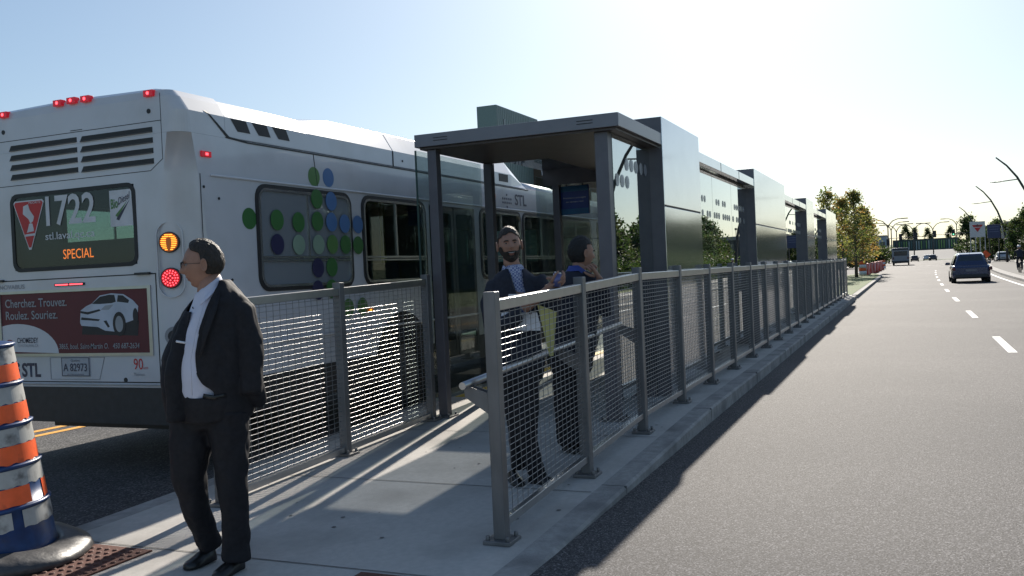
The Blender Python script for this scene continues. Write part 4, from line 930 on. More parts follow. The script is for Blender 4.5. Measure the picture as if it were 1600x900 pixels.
# ------------------------------------------------------------------ vehicles
def car(loc, label, paint, L_=4.3, W_=1.8, H_=1.5, name='hatchback', detailed=True, rz=0, group=None):
    r_ = thing(name, loc, label, 'car', group, rz); hw = W_/2; belt = .58*H_; pm = paint
    def sec(x, w_, zl, zh, n=0): # rounded section in YZ
        return [(x, p[0], p[1]) for p in rrect(-w_, w_, zl, zh, min(.13, (zh-zl)*.35), 3)]
    b = MB(); b.rings([sec(0, hw*.82, .36, belt*.86), sec(.06, hw*.93, .28, belt*.95), sec(.3, hw*.98, .22, belt+.02), sec(.9, hw, .2, belt+.04), sec(L_*.5, hw, .2, belt+.01), sec(L_-1.0, hw*.98, .2, belt-.03), sec(L_-.3, hw*.92, .24, belt-.16), sec(L_-.03, hw*.8, .32, belt-.3)])
    bo = b.build('body', pm, r_)
    tp = H_; b = MB()
    def gs(x, wb, wt, zb, zt): return [(x, -wb, zb), (x, wb, zb), (x, wt*1.03, lerp(zb, zt, .85)), (x, wt*.9, zt), (x, -wt*.9, zt), (x, -wt*1.03, lerp(zb, zt, .85))]
    b.rings([gs(.12, hw*.86, hw*.80, belt-.05, belt+.0), gs(.5, hw*.88, hw*.64, belt, tp-.07), gs(.95, hw*.92, hw*.68, belt, tp), gs(L_*.48, hw*.92, hw*.70, belt, tp), gs(L_*.60, hw*.9, hw*.68, belt, tp-.07), gs(L_*.78, hw*.86, hw*.78, belt-.05, belt+.03)], smooth=False)
    b.build('cabin', pm, r_, bevel=.03)
    # panes
    f = MB(); n_ = Vector((-.8, 0, .55)).normalized()
    f.add([(.17, -hw*.74, belt+.04), (.17, hw*.74, belt+.04), (.45, hw*.54, tp-.15), (.45, -hw*.54, tp-.15)], [(0, 3, 2, 1)]); f.add([(.155, -hw*.74, belt+.04), (.155, hw*.74, belt+.04), (.435, hw*.54, tp-.15), (.435, -hw*.54, tp-.15)], [(0, 3, 2, 1)]); f.build('rear_window', busglass_d, r_)
    for s in (-1, 1):
        f = MB(); yb, yt = s*(hw*.925+.004), s*(hw*.735+.004)
        f.add([(.55, yb, belt+.04), (L_*.7, yb, belt+.04), (L_*.58, yt, tp-.12), (.7, yt, tp-.12)], [(0, 1, 2, 3) if s < 0 else (3, 2, 1, 0)]); f.build('side_window', busglass_d, r_)
        f = MB(); f.box(-.01, .3, s*hw*.93-.12, s*hw*.93+.03, belt*.72, belt*.9); f.build('tail_lamp', mat('tail_lens', (.10, .008, .012), .25), r_, bevel=.02)
        f = MB(); f.box(L_*.62, L_*.62+.15, min(s*hw*.95, s*(hw+.2)), max(s*hw*.95, s*(hw+.2)), belt+.02, belt+.17); f.build('wing_mirror', pm, r_, bevel=.03)
        for x in (.75, L_-.8):
            f = MB(); yo = s*(hw-.0); f.rings([[(x+q*math.cos(R(a)), yo-s*d, .32+q*math.sin(R(a))) for a in range(0, 360, 20)][::(1 if s > 0 else -1)] for q, d in ((.31, .24), (.325, .2), (.325, .02), (.30, .0), (.2, .005))])
            wo = f.build('wheel', tyre, r_)
            f = MB(); f.rings([[(x+q*math.cos(R(a)), yo+s*.004, .32+q*math.sin(R(a))) for a in range(0, 360, 30)][::(1 if s > 0 else -1)] for q in (.2, .05)]); f.build('rim', rim, wo)
    f = MB(); f.box(-.012, .02, -.26, .26, .64*belt+.02, .64*belt+.13); f.build('licence_plate', mat('car_plate', (.16, .16, .18), .5), r_)
    f = MB(); f.box(-.03, .12, -hw*.84, hw*.84, .26, .46); f.build('bumper', darkp, r_, bevel=.04)
    if detailed: f = MB(); f.tube([(.75, 0, tp-.02), (.68, 0, tp+.12)], .008, 5); f.build('antenna', black, r_)
    return r_
navy = mat('car_navy', (.012, .026, .085), .22, .3, coat=1., var=.05)
car((52.8, -2.95, 0), 'dark blue hatchback seen from behind in the right lane', navy, W_=1.84, H_=1.56)
car((236, -1.35, 0), 'dark maroon car far ahead, between the bus and the lamps', mat('car_maroon', (.03, .008, .012), .3, coat=1), detailed=False, name='sedan', group='cars far ahead')
car((246, -5.5, 0), 'far dark car on the right of the two distant ones', mat('car_black', (.012, .012, .02), .3, coat=1), detailed=False, name='sedan', group='cars far ahead')
car((258, -4.4, 0), 'white car just visible beyond the far dark car', mat('car_white', (.6, .6, .6), .3, coat=1), detailed=False, name='sedan', group='cars far ahead')
car((150, -12.6, 0), 'pale parked car half hidden by the verge bushes', mat('car_silver', (.45, .46, .48), .3, .4, coat=1), detailed=False, name='sedan', rz=R(0))
fb = thing('city_bus', (155, 1.1, 0), 'distant grey bus seen from behind, driving next to the red barriers', 'bus')
b = MB(); b.rings([[(x, p[0], p[1]) for p in rrect(-w_, w_, .45, h_, .2, 4)] for x, w_, h_ in ((0, 1.18, 2.72), (.1, 1.25, 2.78), (11, 1.25, 2.78))]); b.build('body', mat('far_bus_grey', (.25, .26, .28), .4), fb)
b = MB(); b.box(-.02, .02, -.95, .95, 1.55, 2.25); b.build('rear_window', busglass_d, fb); b = MB(); b.box(-.015, .05, -1.1, 1.1, 2.42, 2.66); b.build('rear_grille', darkp, fb)
b = MB(); b.box(-.05, .1, -1.2, 1.2, .40, .75); b.build('bumper', darkp, fb)
for s in (-1, 1):
    b = MB(); b.box(-.03, .03, s*1.05-.08, s*1.05+.08, 1.0, 1.35); b.build('tail_lamp', mat('tail_lens', (.10, .008, .012), .25), fb)
    for x in (3, 9): b = MB(); b.tube([(x, s*1.0, .48), (x, s*1.22, .48)], .48, 16); b.build('wheel', tyre, fb)
# ------------------------------------------------------------------ traffic drum in the foreground
blue = mat('drum_blue', (.012, .05, .16), .38, var=.25, scale=14, dirt=((.05, .06, .08), 6, .55, .7))
dwh = mat('drum_tape_white', (.42, .42, .40), .45, var=.1, scale=20, dirt=((.12, .115, .11), 9, .55, .68))
dor = mat('drum_tape_orange', (.95, .14, .035), .4, var=.08, scale=20, dirt=((.40, .06, .02), 8, .6, .72))
rub = mat('rubber_base', (.055, .054, .055), .46, var=.35, scale=14, bump=.7, bscale=14, dirt=((.13, .125, .12), 5, .5, .7))
dm = thing('traffic_drum', (3.70, 4.985, .01), 'big orange and white striped drum with blue lips standing at the left edge', 'traffic drum')
dm.scale = (1.09,)*3
tiltM = Matrix.Rotation(R(-3.2), 4, Vector((math.cos(R(54)), math.sin(R(54)), 0)))
def drum_r(z): return lerp(.295, .185, max(0, (z-.1)/1.06))
tiers = [.10, .32, .535, .75, .965, 1.17]
b = MB(); prof = []
for i in range(5):
    z0, z1 = tiers[i], tiers[i+1]; r0_ = drum_r(z0); r1_ = drum_r(z1)-.006
    prof += [(r0_, z0), (r0_+.012, z0+.003), (r0_+.014, z0+.012), (r0_, z0+.022), (r1_+.004, z1-.002)]
prof = [(.295, .02)]+prof+[(.19, 1.165), (.196, 1.172), (.19, 1.185), (.15, 1.19)]
# lips sit at the top of each tier
prof = [(.30, .03)]
for i in range(5):
    z0, z1 = tiers[i], tiers[i+1]; ra, rb2 = drum_r(z0)-.004, drum_r(z1)+.002
    prof += [(ra, z0), (rb2, z1-.022), (rb2+.012, z1-.016), (rb2+.014, z1-.006), (rb2+.004, z1)]
prof += [(.12, 1.185)]
b.rings([[(r_*math.cos(a*math.pi/24), r_*math.sin(a*math.pi/24), z) for a in range(48)] for r_, z in prof])
def tilt(mb): mb.v = [tuple(tiltM @ Vector(v)) for v in mb.v]; return mb
tilt(b).build('drum_body', blue, dm)
def band(z0, z1, m_, name, gaps=()):
    b = MB(); N = 96; rnd = random.Random(int(z0*1000)); i0 = None
    def rr(z):
        for i in range(5):
            if tiers[i] <= z <= tiers[i+1]: t = (z-tiers[i])/(tiers[i+1]-.022-tiers[i]); return lerp(drum_r(tiers[i])-.004, drum_r(tiers[i+1])+.002, t)+.0022
    for k in range(N):
        a0, a1 = 360*k/N, 360*(k+1)/N
        if any(g0 < a0 < g1 for g0, g1 in gaps): continue
        e = lambda a: .004*math.sin(a*.35+z0*40)+.002*math.sin(a*1.3)
        q = []
        for a, z in ((a0, z0+e(a0)), (a1, z0+e(a1)), (a1, z1), (a0, z1)):
            r_ = rr(min(max(z, z0+.001), z1)); q.append((r_*math.cos(R(a)), r_*math.sin(R(a)), z))
        q2 = [(p[0]*1.004, p[1]*1.004, p[2]) for p in q]
        b.add(q2, [(0, 1, 2, 3)], smooth=True)
    o_ = tilt(b).build(name, m_, dm); return o_
for i in range(5):
    z0, z1 = tiers[i], tiers[i+1]-.024; mid_ = lerp(z0, z1, .52)
    band(mid_+.002, z1, dwh, 'white_band', gaps=((248, 262),) if i == 0 else ())
    if i > 0: band(z0+.004, mid_, dor, 'orange_band', gaps=((276, 300),) if i == 1 else ())
b = MB()
b.rings([[(r_*(1+.02*math.sin(3*a+z*9)+.012*math.sin(7*a))*math.cos(a), r_*(1+.02*math.sin(3*a+z*9)+.012*math.sin(7*a))*math.sin(a), z*.78*(1+.16*math.sin(2*a+.6))) for a in [q*2*math.pi/56 for q in range(56)]] for r_, z in ((.44, .0), (.475, .03), (.46, .075), (.40, .115), (.33, .135), (.30, .125), (.28, .05))])
b.build('rubber_base', rub, dm)

# ------------------------------------------------------------------ people
skin = mat('skin', (.33, .175, .12), .6, var=.10, scale=22, bump=.15, bscale=120); lipm = mat('lip', (.26, .115, .09), .5); teeth = mat('teeth', (.45, .43, .40), .3)
hairm = mat('dark_hair', (.010, .008, .007), .65, var=.4, scale=60, bump=.8, bscale=140); hairb = mat('brown_hair', (.024, .016, .011), .6, var=.6, scale=90, bump=1.0, bscale=160, stretch=(1, 1, .25))
eyew = mat('eye_white', (.22, .2, .19), .3); eyed = mat('iris', (.02, .012, .01), .15)
suit = mat('black_suit', (.017, .016, .019), .75, var=.2, scale=40, bump=.3, bscale=12, spec=.3)
suitb = mat('navy_jacket', (.022, .024, .036), .75, var=.2, scale=40, bump=.3, bscale=12, spec=.3)
trou = mat('black_trousers', (.015, .014, .017), .75, var=.2, scale=40, bump=.3, bscale=10, spec=.3)
shirt = mat('white_shirt', (.62, .62, .72), .7, var=.04, bump=.35, bscale=14)
shirtb = mat('blue_shirt', (.035, .06, .26), .7); leather = mat('black_leather', (.012, .012, .012), .3)
lining = mat('jacket_lining', (.045, .042, .038), .6); paper = mat('paper', (.7, .7, .74), .6); yel = mat('yellow_paper', (.50, .46, .17), .6)
def check():
    M = mat('checked_shirt', (.45, .46, .6), .7); n = M.node_tree.nodes; l = M.node_tree.links
    tc = n.new("ShaderNodeTexCoord"); a = n.new("ShaderNodeTexChecker"); a.inputs["Scale"].default_value = 75; a.inputs[1].default_value = (.42, .44, .55, 1); a.inputs[2].default_value = (.12, .14, .30, 1)
    l.new(tc.outputs["Object"], a.inputs[0]); l.new(a.outputs[0], n["Principled BSDF"].inputs["Base Color"]); return M
checkm = check()
def remesh(mb, name, m_, parent, voxel=.014, sm=4, fold=.006, fs=(9, 9, 5), cut=None, thick=0., seed=0, paint=None):
    me = bpy.data.meshes.new('tmp'); me.from_pydata(mb.v, [], mb.f); o = bpy.data.objects.new('tmp', me); COL.objects.link(o)
    r_ = o.modifiers.new('r', 'REMESH'); r_.mode = 'VOXEL'; r_.voxel_size = voxel
    s_ = o.modifiers.new('s', 'SMOOTH'); s_.iterations = sm; s_.factor = .6
    dg = bpy.context.evaluated_depsgraph_get(); m2 = bpy.data.meshes.new_from_object(o.evaluated_get(dg)); bpy.data.objects.remove(o)
    bm = bmesh.new(); bm.from_mesh(m2); bm.normal_update()
    if fold:
        off = Vector((seed*3.1, seed*1.7, 0))
        for v in bm.verts:
            p = Vector((v.co.x*fs[0], v.co.y*fs[1], v.co.z*fs[2]))+off
            d_ = noise.noise(p)*1.0+.55*noise.noise(p*2.3+Vector((5, 2, 1)))
            v.co += v.normal*(abs(d_)*2-.6)*fold
    if cut:
        dl_ = [f for f in bm.faces if cut(f.calc_center_median())]
        bmesh.ops.delete(bm, geom=dl_, context='FACES')
        for _ in range(14):
            new = {}
            for v in bm.verts:
                nb = [e.other_vert(v).co for e in v.link_edges if e.is_boundary]
                if len(nb) == 2: new[v] = v.co*.4+(nb[0]+nb[1])*.3
            for v, c in new.items(): v.co = c
    for f in bm.faces:
        f.smooth = True
        if paint and paint[0](f.calc_center_median()): f.material_index = 1
    bm.to_mesh(m2); bm.free(); m2.name = name; m2.materials.clear(); m2.materials.append(m_)
    if paint: m2.materials.append(paint[1])
    o = bpy.data.objects.new(name, m2); COL.objects.link(o); o.parent = parent
    if thick: q = o.modifiers.new('thick', 'SOLIDIFY'); q.thickness = thick; q.offset = 1
    return o
def soften_edge(o, n=10):
    bm = bmesh.new(); bm.from_mesh(o.data); bmesh.ops.delete(bm, geom=[v for v in bm.verts if not v.link_faces], context='VERTS')
    bmesh.ops.remove_doubles(bm, verts=bm.verts, dist=.0004)
    for _ in range(n):
        new = {}
        for v in bm.verts:
            nb = [e.other_vert(v).co for e in v.link_edges if e.is_boundary]
            if len(nb) == 2: new[v] = v.co*.4+(nb[0]+nb[1])*.3
        for v, c in new.items(): v.co = c
    bm.to_mesh(o.data); bm.free()
def inpoly(x, y_, P):
    c = False; n = len(P)
    for i in range(n):
        x1, y1 = P[i]; x2, y2 = P[i-1]
        if (y1 > y_) != (y2 > y_) and x < (x2-x1)*(y_-y1)/(y2-y1)+x1: c = not c
    return c
G_ = lambda a, s_: math.exp(-(a/s_)**2)
def head_surface(nx, ny, nz, jaw=1.):
    x, y_, z = .074*nx, .096*ny, .120*nz
    if nz < 0:
        x *= 1-.30*jaw*smooth(-nz*1.05)*(.6+.4*max(ny, 0)); 
        if ny < 0: y_ *= 1-.42*smooth(-nz*1.1)
        else: y_ *= 1-.04*smooth(-nz)
    if nz > .5: y_ *= 1-.06*(nz-.5)
    if ny > .2:
        ax = abs(x)
        nz2 = max(0, min(1, (.020-z)/.050)) if z > -.030 else G_(z+.030, .0085)
        y_ += .025*G_(x, .0095+.004*nz2)*nz2+.005*G_(ax-.010, .008)*G_(z+.031, .007)
        y_ += .006*G_(ax-.028, .024)*G_(z-.026, .009)-.012*G_(ax-.030, .014)*G_(z-.006, .012)
        y_ += .007*G_(x, .022)*G_(z+.060, .006)+.006*G_(x, .020)*G_(z+.073, .006)-.004*G_(x, .03)*G_(z+.066, .003)-.005*G_(x, .03)*G_(z+.082, .006)
        y_ += .011*G_(x, .026)*G_(z+.102, .016)+.004*G_(ax-.045, .018)*G_(z+.018, .016)
    return Vector((x, y_, z))
def make_head(fig, c, face, tiltx=0., hair='full', hm=hairm, beard=False, smile=False, glasses=False, scale=1., neck=None, roll_=0., nr=1.):
    f = Vector((face[0], face[1], 0)).normalized(); rgt = Vector((f.y, -f.x, 0))
    M = Matrix((rgt, f, Z3)).transposed().to_4x4() @ Matrix.Rotation(tiltx, 4, 'X') @ Matrix.Rotation(roll_, 4, 'Y'); M.translation = Vector(c); M = M @ Matrix.Scale(scale, 4)
    NT, NP = 44, 64; b = MB()
    def dirn(i, k): th = math.pi*i/NT; ph = 2*math.pi*k/NP; return (math.sin(th)*math.sin(ph), math.sin(th)*math.cos(ph), math.cos(th))
    for i in range(NT+1):
        for k in range(NP): b.v.append(tuple(M @ head_surface(*dirn(i, k))))
    def addf(mbx, msk, mi=0):
        for i in range(NT):
            for k in range(NP):
                q = (i*NP+k, (i+1)*NP+k, (i+1)*NP+(k+1) % NP, i*NP+(k+1) % NP)
                d_ = dirn(i+.5, k+.5); m1 = msk(d_, head_surface(*d_))
                if m1 is not None and m1 is not False: mbx.f.append(q); mbx.m.append(m1 if m1 is not True else mi); mbx.sm.append(True)
    addf(b, lambda d_, p: 1 if (p.y > .05 and abs(p.x) < .023 and -.078 < p.z < -.054) else 0)
    if neck: b.tube([tuple(M @ Vector((0, -.018, -.05))), tuple(M @ Vector((0, -.022, -.11))), neck], [.052*nr, .056*nr, .062*nr], 16)
    for s in (-1, 1):
        b.rings([[tuple(M @ Vector((s*(.070+o_), -.006-.016*math.cos(R(a))*w_, -.004+.032*w_*math.sin(R(a))))) for a in range(0, 360, 30)][::(1 if s < 0 else -1)] for o_, w_ in ((.0, .7), (.010, .95), (.019, 1.05), (.020, .85), (.013, .5))])
    # hair shell
    H = MB(); amp = .010
    for i in range(NT+1):
        for k in range(NP):
            d_ = dirn(i, k); p = head_surface(*d_); nz_ = noise.noise(Vector(d_)*9+Vector((c[0], 0, 0)))
            H.v.append(tuple(M @ (p*(1+(lerp(.012, .075, smooth((d_[2]-.5)*3)) if d_[1] > .1 else lerp(.012, .06, smooth(d_[2]*1.4+.55))))+Vector(d_)*amp*nz_*.6)))
    if hair == 'receding': msk = lambda d_, p: (d_[1] < .12 and d_[2] > -.42 and not (d_[1] > -.12 and d_[2] < .06)) or (d_[2] > .72-.25*abs(d_[0]) and d_[1] < .55)
    elif hair == 'short': msk = lambda d_, p: (d_[1] < .02 and d_[2] > -.40 and not (d_[1] > -.15 and d_[2] < -.05)) or d_[2] > .60-.12*abs(d_[0])*2
    else: msk = lambda d_, p: (d_[1] < .10 and d_[2] > -.55 and not (d_[1] > -.12 and d_[2] < -.02)) or d_[2] > .50
    addf(H, lambda d_, p: True if msk((d_[0], d_[1], d_[2]+.07*noise.noise(Vector(d_)*7)), p) else None)
    ho = H.build('hair', hm, fig); soften_edge(ho, 5); q = ho.modifiers.new('thick', 'SOLIDIFY'); q.thickness = .005*scale; q.offset = -.9
    sb_ = ho.modifiers.new('sub', 'SUBSURF'); sb_.levels = 1; sb_.render_levels = 1
    if beard:
        B = MB()
        for i in range(NT+1):
            for k in range(NP):
                d_ = dirn(i, k); p = head_surface(*d_); B.v.append(tuple(M @ (p+Vector(d_)*.0045+Vector((0, .002, 0)))))
        addf(B, lambda d_, p: True if d_[1] > -.12 and ((p.z < -.046 and not (abs(p.x) < .023 and -.077 < p.z < -.056)) or (abs(p.x) > .055 and p.z < -.005)) and not (p.y > .06 and abs(p.x) < .012 and p.z > -.044) else None)
        bo_ = B.build('beard', hm, fig); soften_edge(bo_, 12); q = bo_.modifiers.new('thick', 'SOLIDIFY'); q.thickness = .003; q.offset = 1
    E_ = MB()
    def ball(cc, r_, mi, sq=1.):
        cc = Vector(cc)
        E_.rings([[tuple(M @ (cc+Vector((r_*math.sin(t)*math.cos(a), r_*math.sin(t)*math.sin(a), r_*math.cos(t)*sq)))) for a in [z*math.pi/6 for z in range(12)]] for t in [q*math.pi/8 for q in range(1, 8)][::-1]], mi=mi)
    for s in (-1, 1): ball((s*.030, .076, .004), .0105, 0, .5 if smile else .75); ball((s*.030, .0815, .004), .0062, 1, .6 if smile else .85)
    E_.build('eye', [eyew, eyed], fig)
    W_ = MB()
    for s in (-1, 1): W_.tube([tuple(M @ Vector((s*x, .1015-x*x*6, .023+z))) for x, z in ((.014, -.008), (.024, -.005), (.036, -.005), (.047, -.011))], [(.0038, .004), (.0052, .004), (.0045, .004), (.002, .003)], 6)
    W_.build('eyebrows', hm, fig)
    if smile:
        t = MB(); t.tube([tuple(M @ Vector((x, .0935-x*x*14, -.064+x*x*7))) for x in (-.022, -.012, 0, .012, .022)], [.001, .0026, .0032, .0026, .001], 6); t.build('teeth', teeth, fig)
    if glasses:
        t = MB()
        for s in (-1, 1):
            t.tube([tuple(M @ Vector((s*.032+.020*math.cos(R(a)), .103, .004+.014*math.sin(R(a))))) for a in range(0, 361, 30)], .0016, 5)
            t.tube([tuple(M @ Vector((s*.053, .101, .008))), tuple(M @ Vector((s*.078, .05, .008))), tuple(M @ Vector((s*.078, -.005, .006)))], .0016, 5)
        t.tube([tuple(M @ Vector((-.012, .105, .006))), tuple(M @ Vector((.012, .105, .006)))], .0016, 5)
        t.build('glasses', darkp, fig)
    return b
def hand(b, wr, d_, nrm, curl=.5, thumb=1, sc_=1.):
    """palm and five separate fingers; d_ finger direction, nrm palm-facing direction"""
    wr, d_, nrm = Vector(wr), Vector(d_).normalized(), Vector(nrm); nrm = (nrm-d_*nrm.dot(d_)).normalized(); sd_ = d_.cross(nrm)*thumb
    b.tube([wr-d_*.03*sc_, wr+d_*.0*sc_, wr+d_*.03*sc_, wr+d_*.065*sc_, wr+d_*.092*sc_], [(.022*sc_, .028*sc_), (.021*sc_, .028*sc_), (.017*sc_, .038*sc_), (.015*sc_, .041*sc_), (.011*sc_, .038*sc_)] if abs(d_.dot(Vector((0, 0, 1)))) < .9 else .028*sc_, 10)
    for k, (o_, L_) in enumerate(((.031, .072), (.0105, .080), (-.0105, .074), (-.031, .058))):
        p = wr+d_*(.085*sc_)+sd_*o_*sc_; P_ = [p-d_*.02*sc_, p]; a = 0
        for j_, fr_ in enumerate((.45, .32, .23)):
            a += curl*(.9 if j_ == 0 else 1.1)+.04*k; p = p+(d_*math.cos(a)+nrm*math.sin(a))*L_*fr_*sc_; P_.append(p)
        b.tube(P_, [.0095*sc_, .0092*sc_, .0086*sc_, .0078*sc_, .0058*sc_], 8)
    p = wr+d_*.02*sc_+sd_*.024*sc_; P_ = [p]
    for L_, ang in ((.04, .9), (.032, .55), (.024, .25)): p = p+(d_*math.cos(ang)+sd_*math.sin(ang)*.8+nrm*curl*.5).normalized()*L_*sc_; P_.append(p)
    b.tube(P_, [.013*sc_, .0115*sc_, .0098*sc_, .007*sc_], 8)
def shoe(fig, heel, toe, m_=leather):
    h, t = Vector(heel), Vector(toe); d_ = (t-h); L_ = d_.length; d_.normalize(); s_ = Vector((d_.y, -d_.x, 0)).normalized(); b = MB(); rr = []
    for q, w_, hh in ((0, .026, .05), (.06, .034, .075), (.25, .036, .085), (.45, .040, .07), (.65, .048, .052), (.85, .044, .042), (.96, .030, .034), (1, .012, .022)):
        c = h+d_*q*L_; rr.append([tuple(c+s_*w_*x+Z3*(z*hh)) for x, z in ((-1, .0), (-1.03, .3), (-.8, .8), (-.3, 1), (.3, 1), (.8, .8), (1.03, .3), (1, 0))])
    b.rings(rr); b.build('shoe', m_, fig)
def figure(loc, label):
    D_ = Vector((loc[0], loc[1], 0)).normalized()
    return thing('person', loc, label, 'person', rz=math.atan2(-D_.x, D_.y))

# --- man in the black suit, profile to the left
m1 = figure((3.93, 3.56, .012), 'man in a black suit and open white shirt walking past the bus, looking left')
def q1(px_, py_, d_=0.): v = (890-py_)/281; return ((px_-335)/292+.045*v, d_, v)
J = MB()
J.tube([q1(341, 444), q1(341, 456), q1(341, 475), q1(339, 505), q1(335, 550), q1(333, 595), q1(336, 630), q1(338, 655)], [(.055, .075), (.10, .115), (.155, .155), (.182, .178), (.195, .19), (.20, .195), (.20, .19), (.195, .175)], 28)
J.tube([q1(352, 474, -.05), q1(374, 496, -.07), q1(387, 540, -.10), q1(388, 585, -.12), q1(388, 618, -.14)], [.078, .078, .070, .064, .058], 16)      # near sleeve
J.tube([q1(385, 590, -.12), q1(396, 618, -.10), q1(405, 638, -.06)], [.06, .052, .032], 12)
J.tube([q1(318, 482, .10), q1(292, 520, .08), q1(272, 565, .05), q1(272, 612, .0), q1(280, 650, .03)], [.07, .070, .064, .06, .055], 16)      # far sleeve / flaring front
J.tube([q1(304, 482, -.02), q1(284, 530, -.08), q1(274, 580, -.11), q1(276, 652, -.11)], [(.035, .03), (.045, .035), (.050, .035), (.052, .03)], 12)
open1 = [q1(*p)[::2] for p in ((352, 425), (344, 441), (334, 460), (322, 483), (311, 517), (305, 552), (306, 580), (315, 597), (334, 610), (334, 617), (292, 617), (288, 587), (290, 531), (297, 497), (303, 478), (302, 488), (284, 490), (284, 430))]
lin1 = [q1(*p)[::2] for p in ((304, 476), (298, 490), (279, 538), (271, 580), (268, 660), (290, 662), (293, 617), (289, 587), (291, 531))]
remesh(J, 'jacket', suit, m1, .009, 6, .006, cut=lambda c: (c.y < .07 and inpoly(c.x, c.z, open1)), thick=.006, seed=1, paint=(lambda c: c.y < .0 and inpoly(c.x, c.z, lin1), lining))
Sh = MB()
Sh.tube([q1(330, 452), q1(332, 466), q1(331, 490), q1(322, 545), q1(320, 590), q1(324, 620)], [(.065, .07), (.095, .11), (.118, .15), (.175, .172), (.183, .182), (.175, .172)], 24)
remesh(Sh, 'shirt', shirt, m1, .010, 5, .004, fs=(14, 14, 5), seed=2)
c_ = MB(); nk = Vector(q1(324, 454))
def col_ring(r_, z, dip): return [tuple(nk+Vector((math.cos(R(a))*r_, math.sin(R(a))*r_, z+.050*math.cos(R(a))-dip*max(0, math.cos(R(a-215)))**6))) for a in range(0, 360, 12)]
c_.rings([col_ring(.092, -.045, .035), col_ring(.078, -.008, 0), col_ring(.070, .016, 0), col_ring(.066, .016, 0), col_ring(.066, -.03, 0)], capb=False, capt=False)
c_.build('collar', shirt, m1)
b = MB(); b.tube([q1(345, 444, -.03), q1(334, 457, -.085), q1(322, 468, -.115), q1(312, 479, -.13)], [(.003, .014), (.004, .018), (.004, .016), (.003, .004)], 8); b.build('collar_point', shirt, m1)
b = MB(); b.tube([q1(340, 462, -.135), q1(331, 488, -.175), q1(320, 520, -.20), q1(312, 556, -.208)], [(.004, .012), (.005, .026), (.005, .022), (.004, .006)], 8); b.build('lapel', suit, m1)
b = MB(); b.tube([q1(320, 470, -.155), q1(305, 520, -.19), q1(298, 560, -.20), q1(300, 612, -.195)], [(.002, .004)]*4, 6); b.build('shirt_placket', shirt, m1)
T = MB()
T.tube([q1(334, 612), q1(334, 640), q1(336, 668)], [(.175, .15), (.19, .155), (.165, .13)], 20)
T.tube([q1(354, 645, -.07), q1(357, 700, -.08), q1(359, 745, -.09), q1(364, 800, -.09), q1(366, 858, -.08), q1(366, 874, -.08)], [.115, .102, .088, .078, .076, .078], 16)
T.tube([q1(300, 640, .05), q1(298, 690, .03), q1(294, 740, .02), q1(304, 795, .07), q1(322, 848, .13), q1(326, 864, .15)], [.125, .118, .094, .078, .068, .068], 16)
remesh(T, 'trousers', trou, m1, .012, 4, .007, fs=(9, 9, 6), seed=3)
B = MB()
B.tube([q1(332, 458), q1(334, 500), q1(333, 600)], [.05, .10, .12], 12)
hand(B, q1(302, 640, .06), (.1, .0, -1), (.6, -.3, 0), .35, 1)
hb = make_head(m1, (q1(317, 418)[0], .0, q1(317, 418)[2]), (-1, .06), tiltx=-.04, hair='receding', hm=hairb, glasses=True, neck=q1(328, 466), scale=1.10, nr=1.18)
hb.add(B.v, B.f, 0, True); hb.build('body', [skin, lipm], m1)
shoe(m1, (q1(332, 870)[0], .17, .012), (q1(288, 880)[0], .04, .005)); shoe(m1, (q1(374, 880)[0], -.04, .005), (q1(333, 896)[0], -.20, 0))
b = MB(); b.tube([q1(277, 531, -.17), q1(291, 534, -.185)], .006, 6); b.build('badge_clip', paper, m1)
b = MB(); b.tube([q1(316, 614, -.19), q1(332, 618, -.20), q1(350, 616, -.19)], [(.012, .004)]*3, 8); b.build('belt', leather, m1)

# --- smiling man with papers
m2 = figure((6.05, 2.56, .05), 'smiling bearded man in a dark jacket holding a can behind the mesh railing')
def q2(px_, py_, d_=0.): v = (742-py_)/213; return ((px_-825)/222+.045*v+.02, d_, v)
J = MB()
J.tube([q2(797, 412), q2(797, 425), q2(797, 450), q2(797, 490), q2(800, 530), q2(806, 565)], [(.07, .08), (.15, .11), (.19, .13), (.18, .13), (.175, .13), (.18, .13)], 22)
J.tube([q2(770, 434), q2(758, 464, -.02), q2(762, 500, -.08), q2(790, 490, -.22), q2(818, 470, -.28)], [.075, .070, .062, .055, .046], 12)
J.tube([q2(830, 428), q2(846, 458, -.02), q2(850, 492, -.08), q2(856, 470, -.20), q2(858, 452, -.25)], [.072, .066, .06, .052, .044], 12)
open2 = [q2(*p)[::2] for p in ((782, 405), (795, 432), (804, 462), (812, 500), (822, 500), (818, 465), (811, 435), (808, 405))]
remesh(J, 'jacket', suitb, m2, .013, 4, .005, cut=lambda c: c.y < -.02 and inpoly(c.x, c.z, open2), thick=.006, seed=4)
S2 = MB(); S2.tube([q2(796, 405), q2(797, 425), q2(798, 450), q2(800, 500), q2(806, 560)], [(.06, .065), (.10, .09), (.14, .115), (.15, .118), (.15, .12)], 22)
remesh(S2, 'shirt', checkm, m2, .013, 3, .002, seed=5)
c_ = MB(); nk = Vector(q2(793, 410))
c_.rings([[tuple(nk+Vector((math.cos(R(a))*r_, math.sin(R(a))*r_, z-.055*max(0, math.cos(R(a-285)))**2))) for a in range(0, 360, 12)] for r_, z in ((.088, -.045), (.074, -.01), (.066, .018), (.062, .018))], capb=False, capt=False); c_.build('collar', checkm, m2)
T = MB(); T.tube([q2(804, 545), q2(808, 575), q2(812, 590)], [(.17, .13), (.175, .13), (.14, .11)], 18)
T.tube([q2(795, 575, .03), q2(799, 630, .03), q2(803, 665, .05), q2(805, 700, .1), q2(805, 722, .13)], [.09, .085, .075, .068, .066], 14)
T.tube([q2(817, 575, -.04), q2(818, 630, -.07), q2(818, 670, -.06), q2(827, 710, -.03), q2(836, 732, -.0)], [.09, .082, .072, .066, .064], 14)
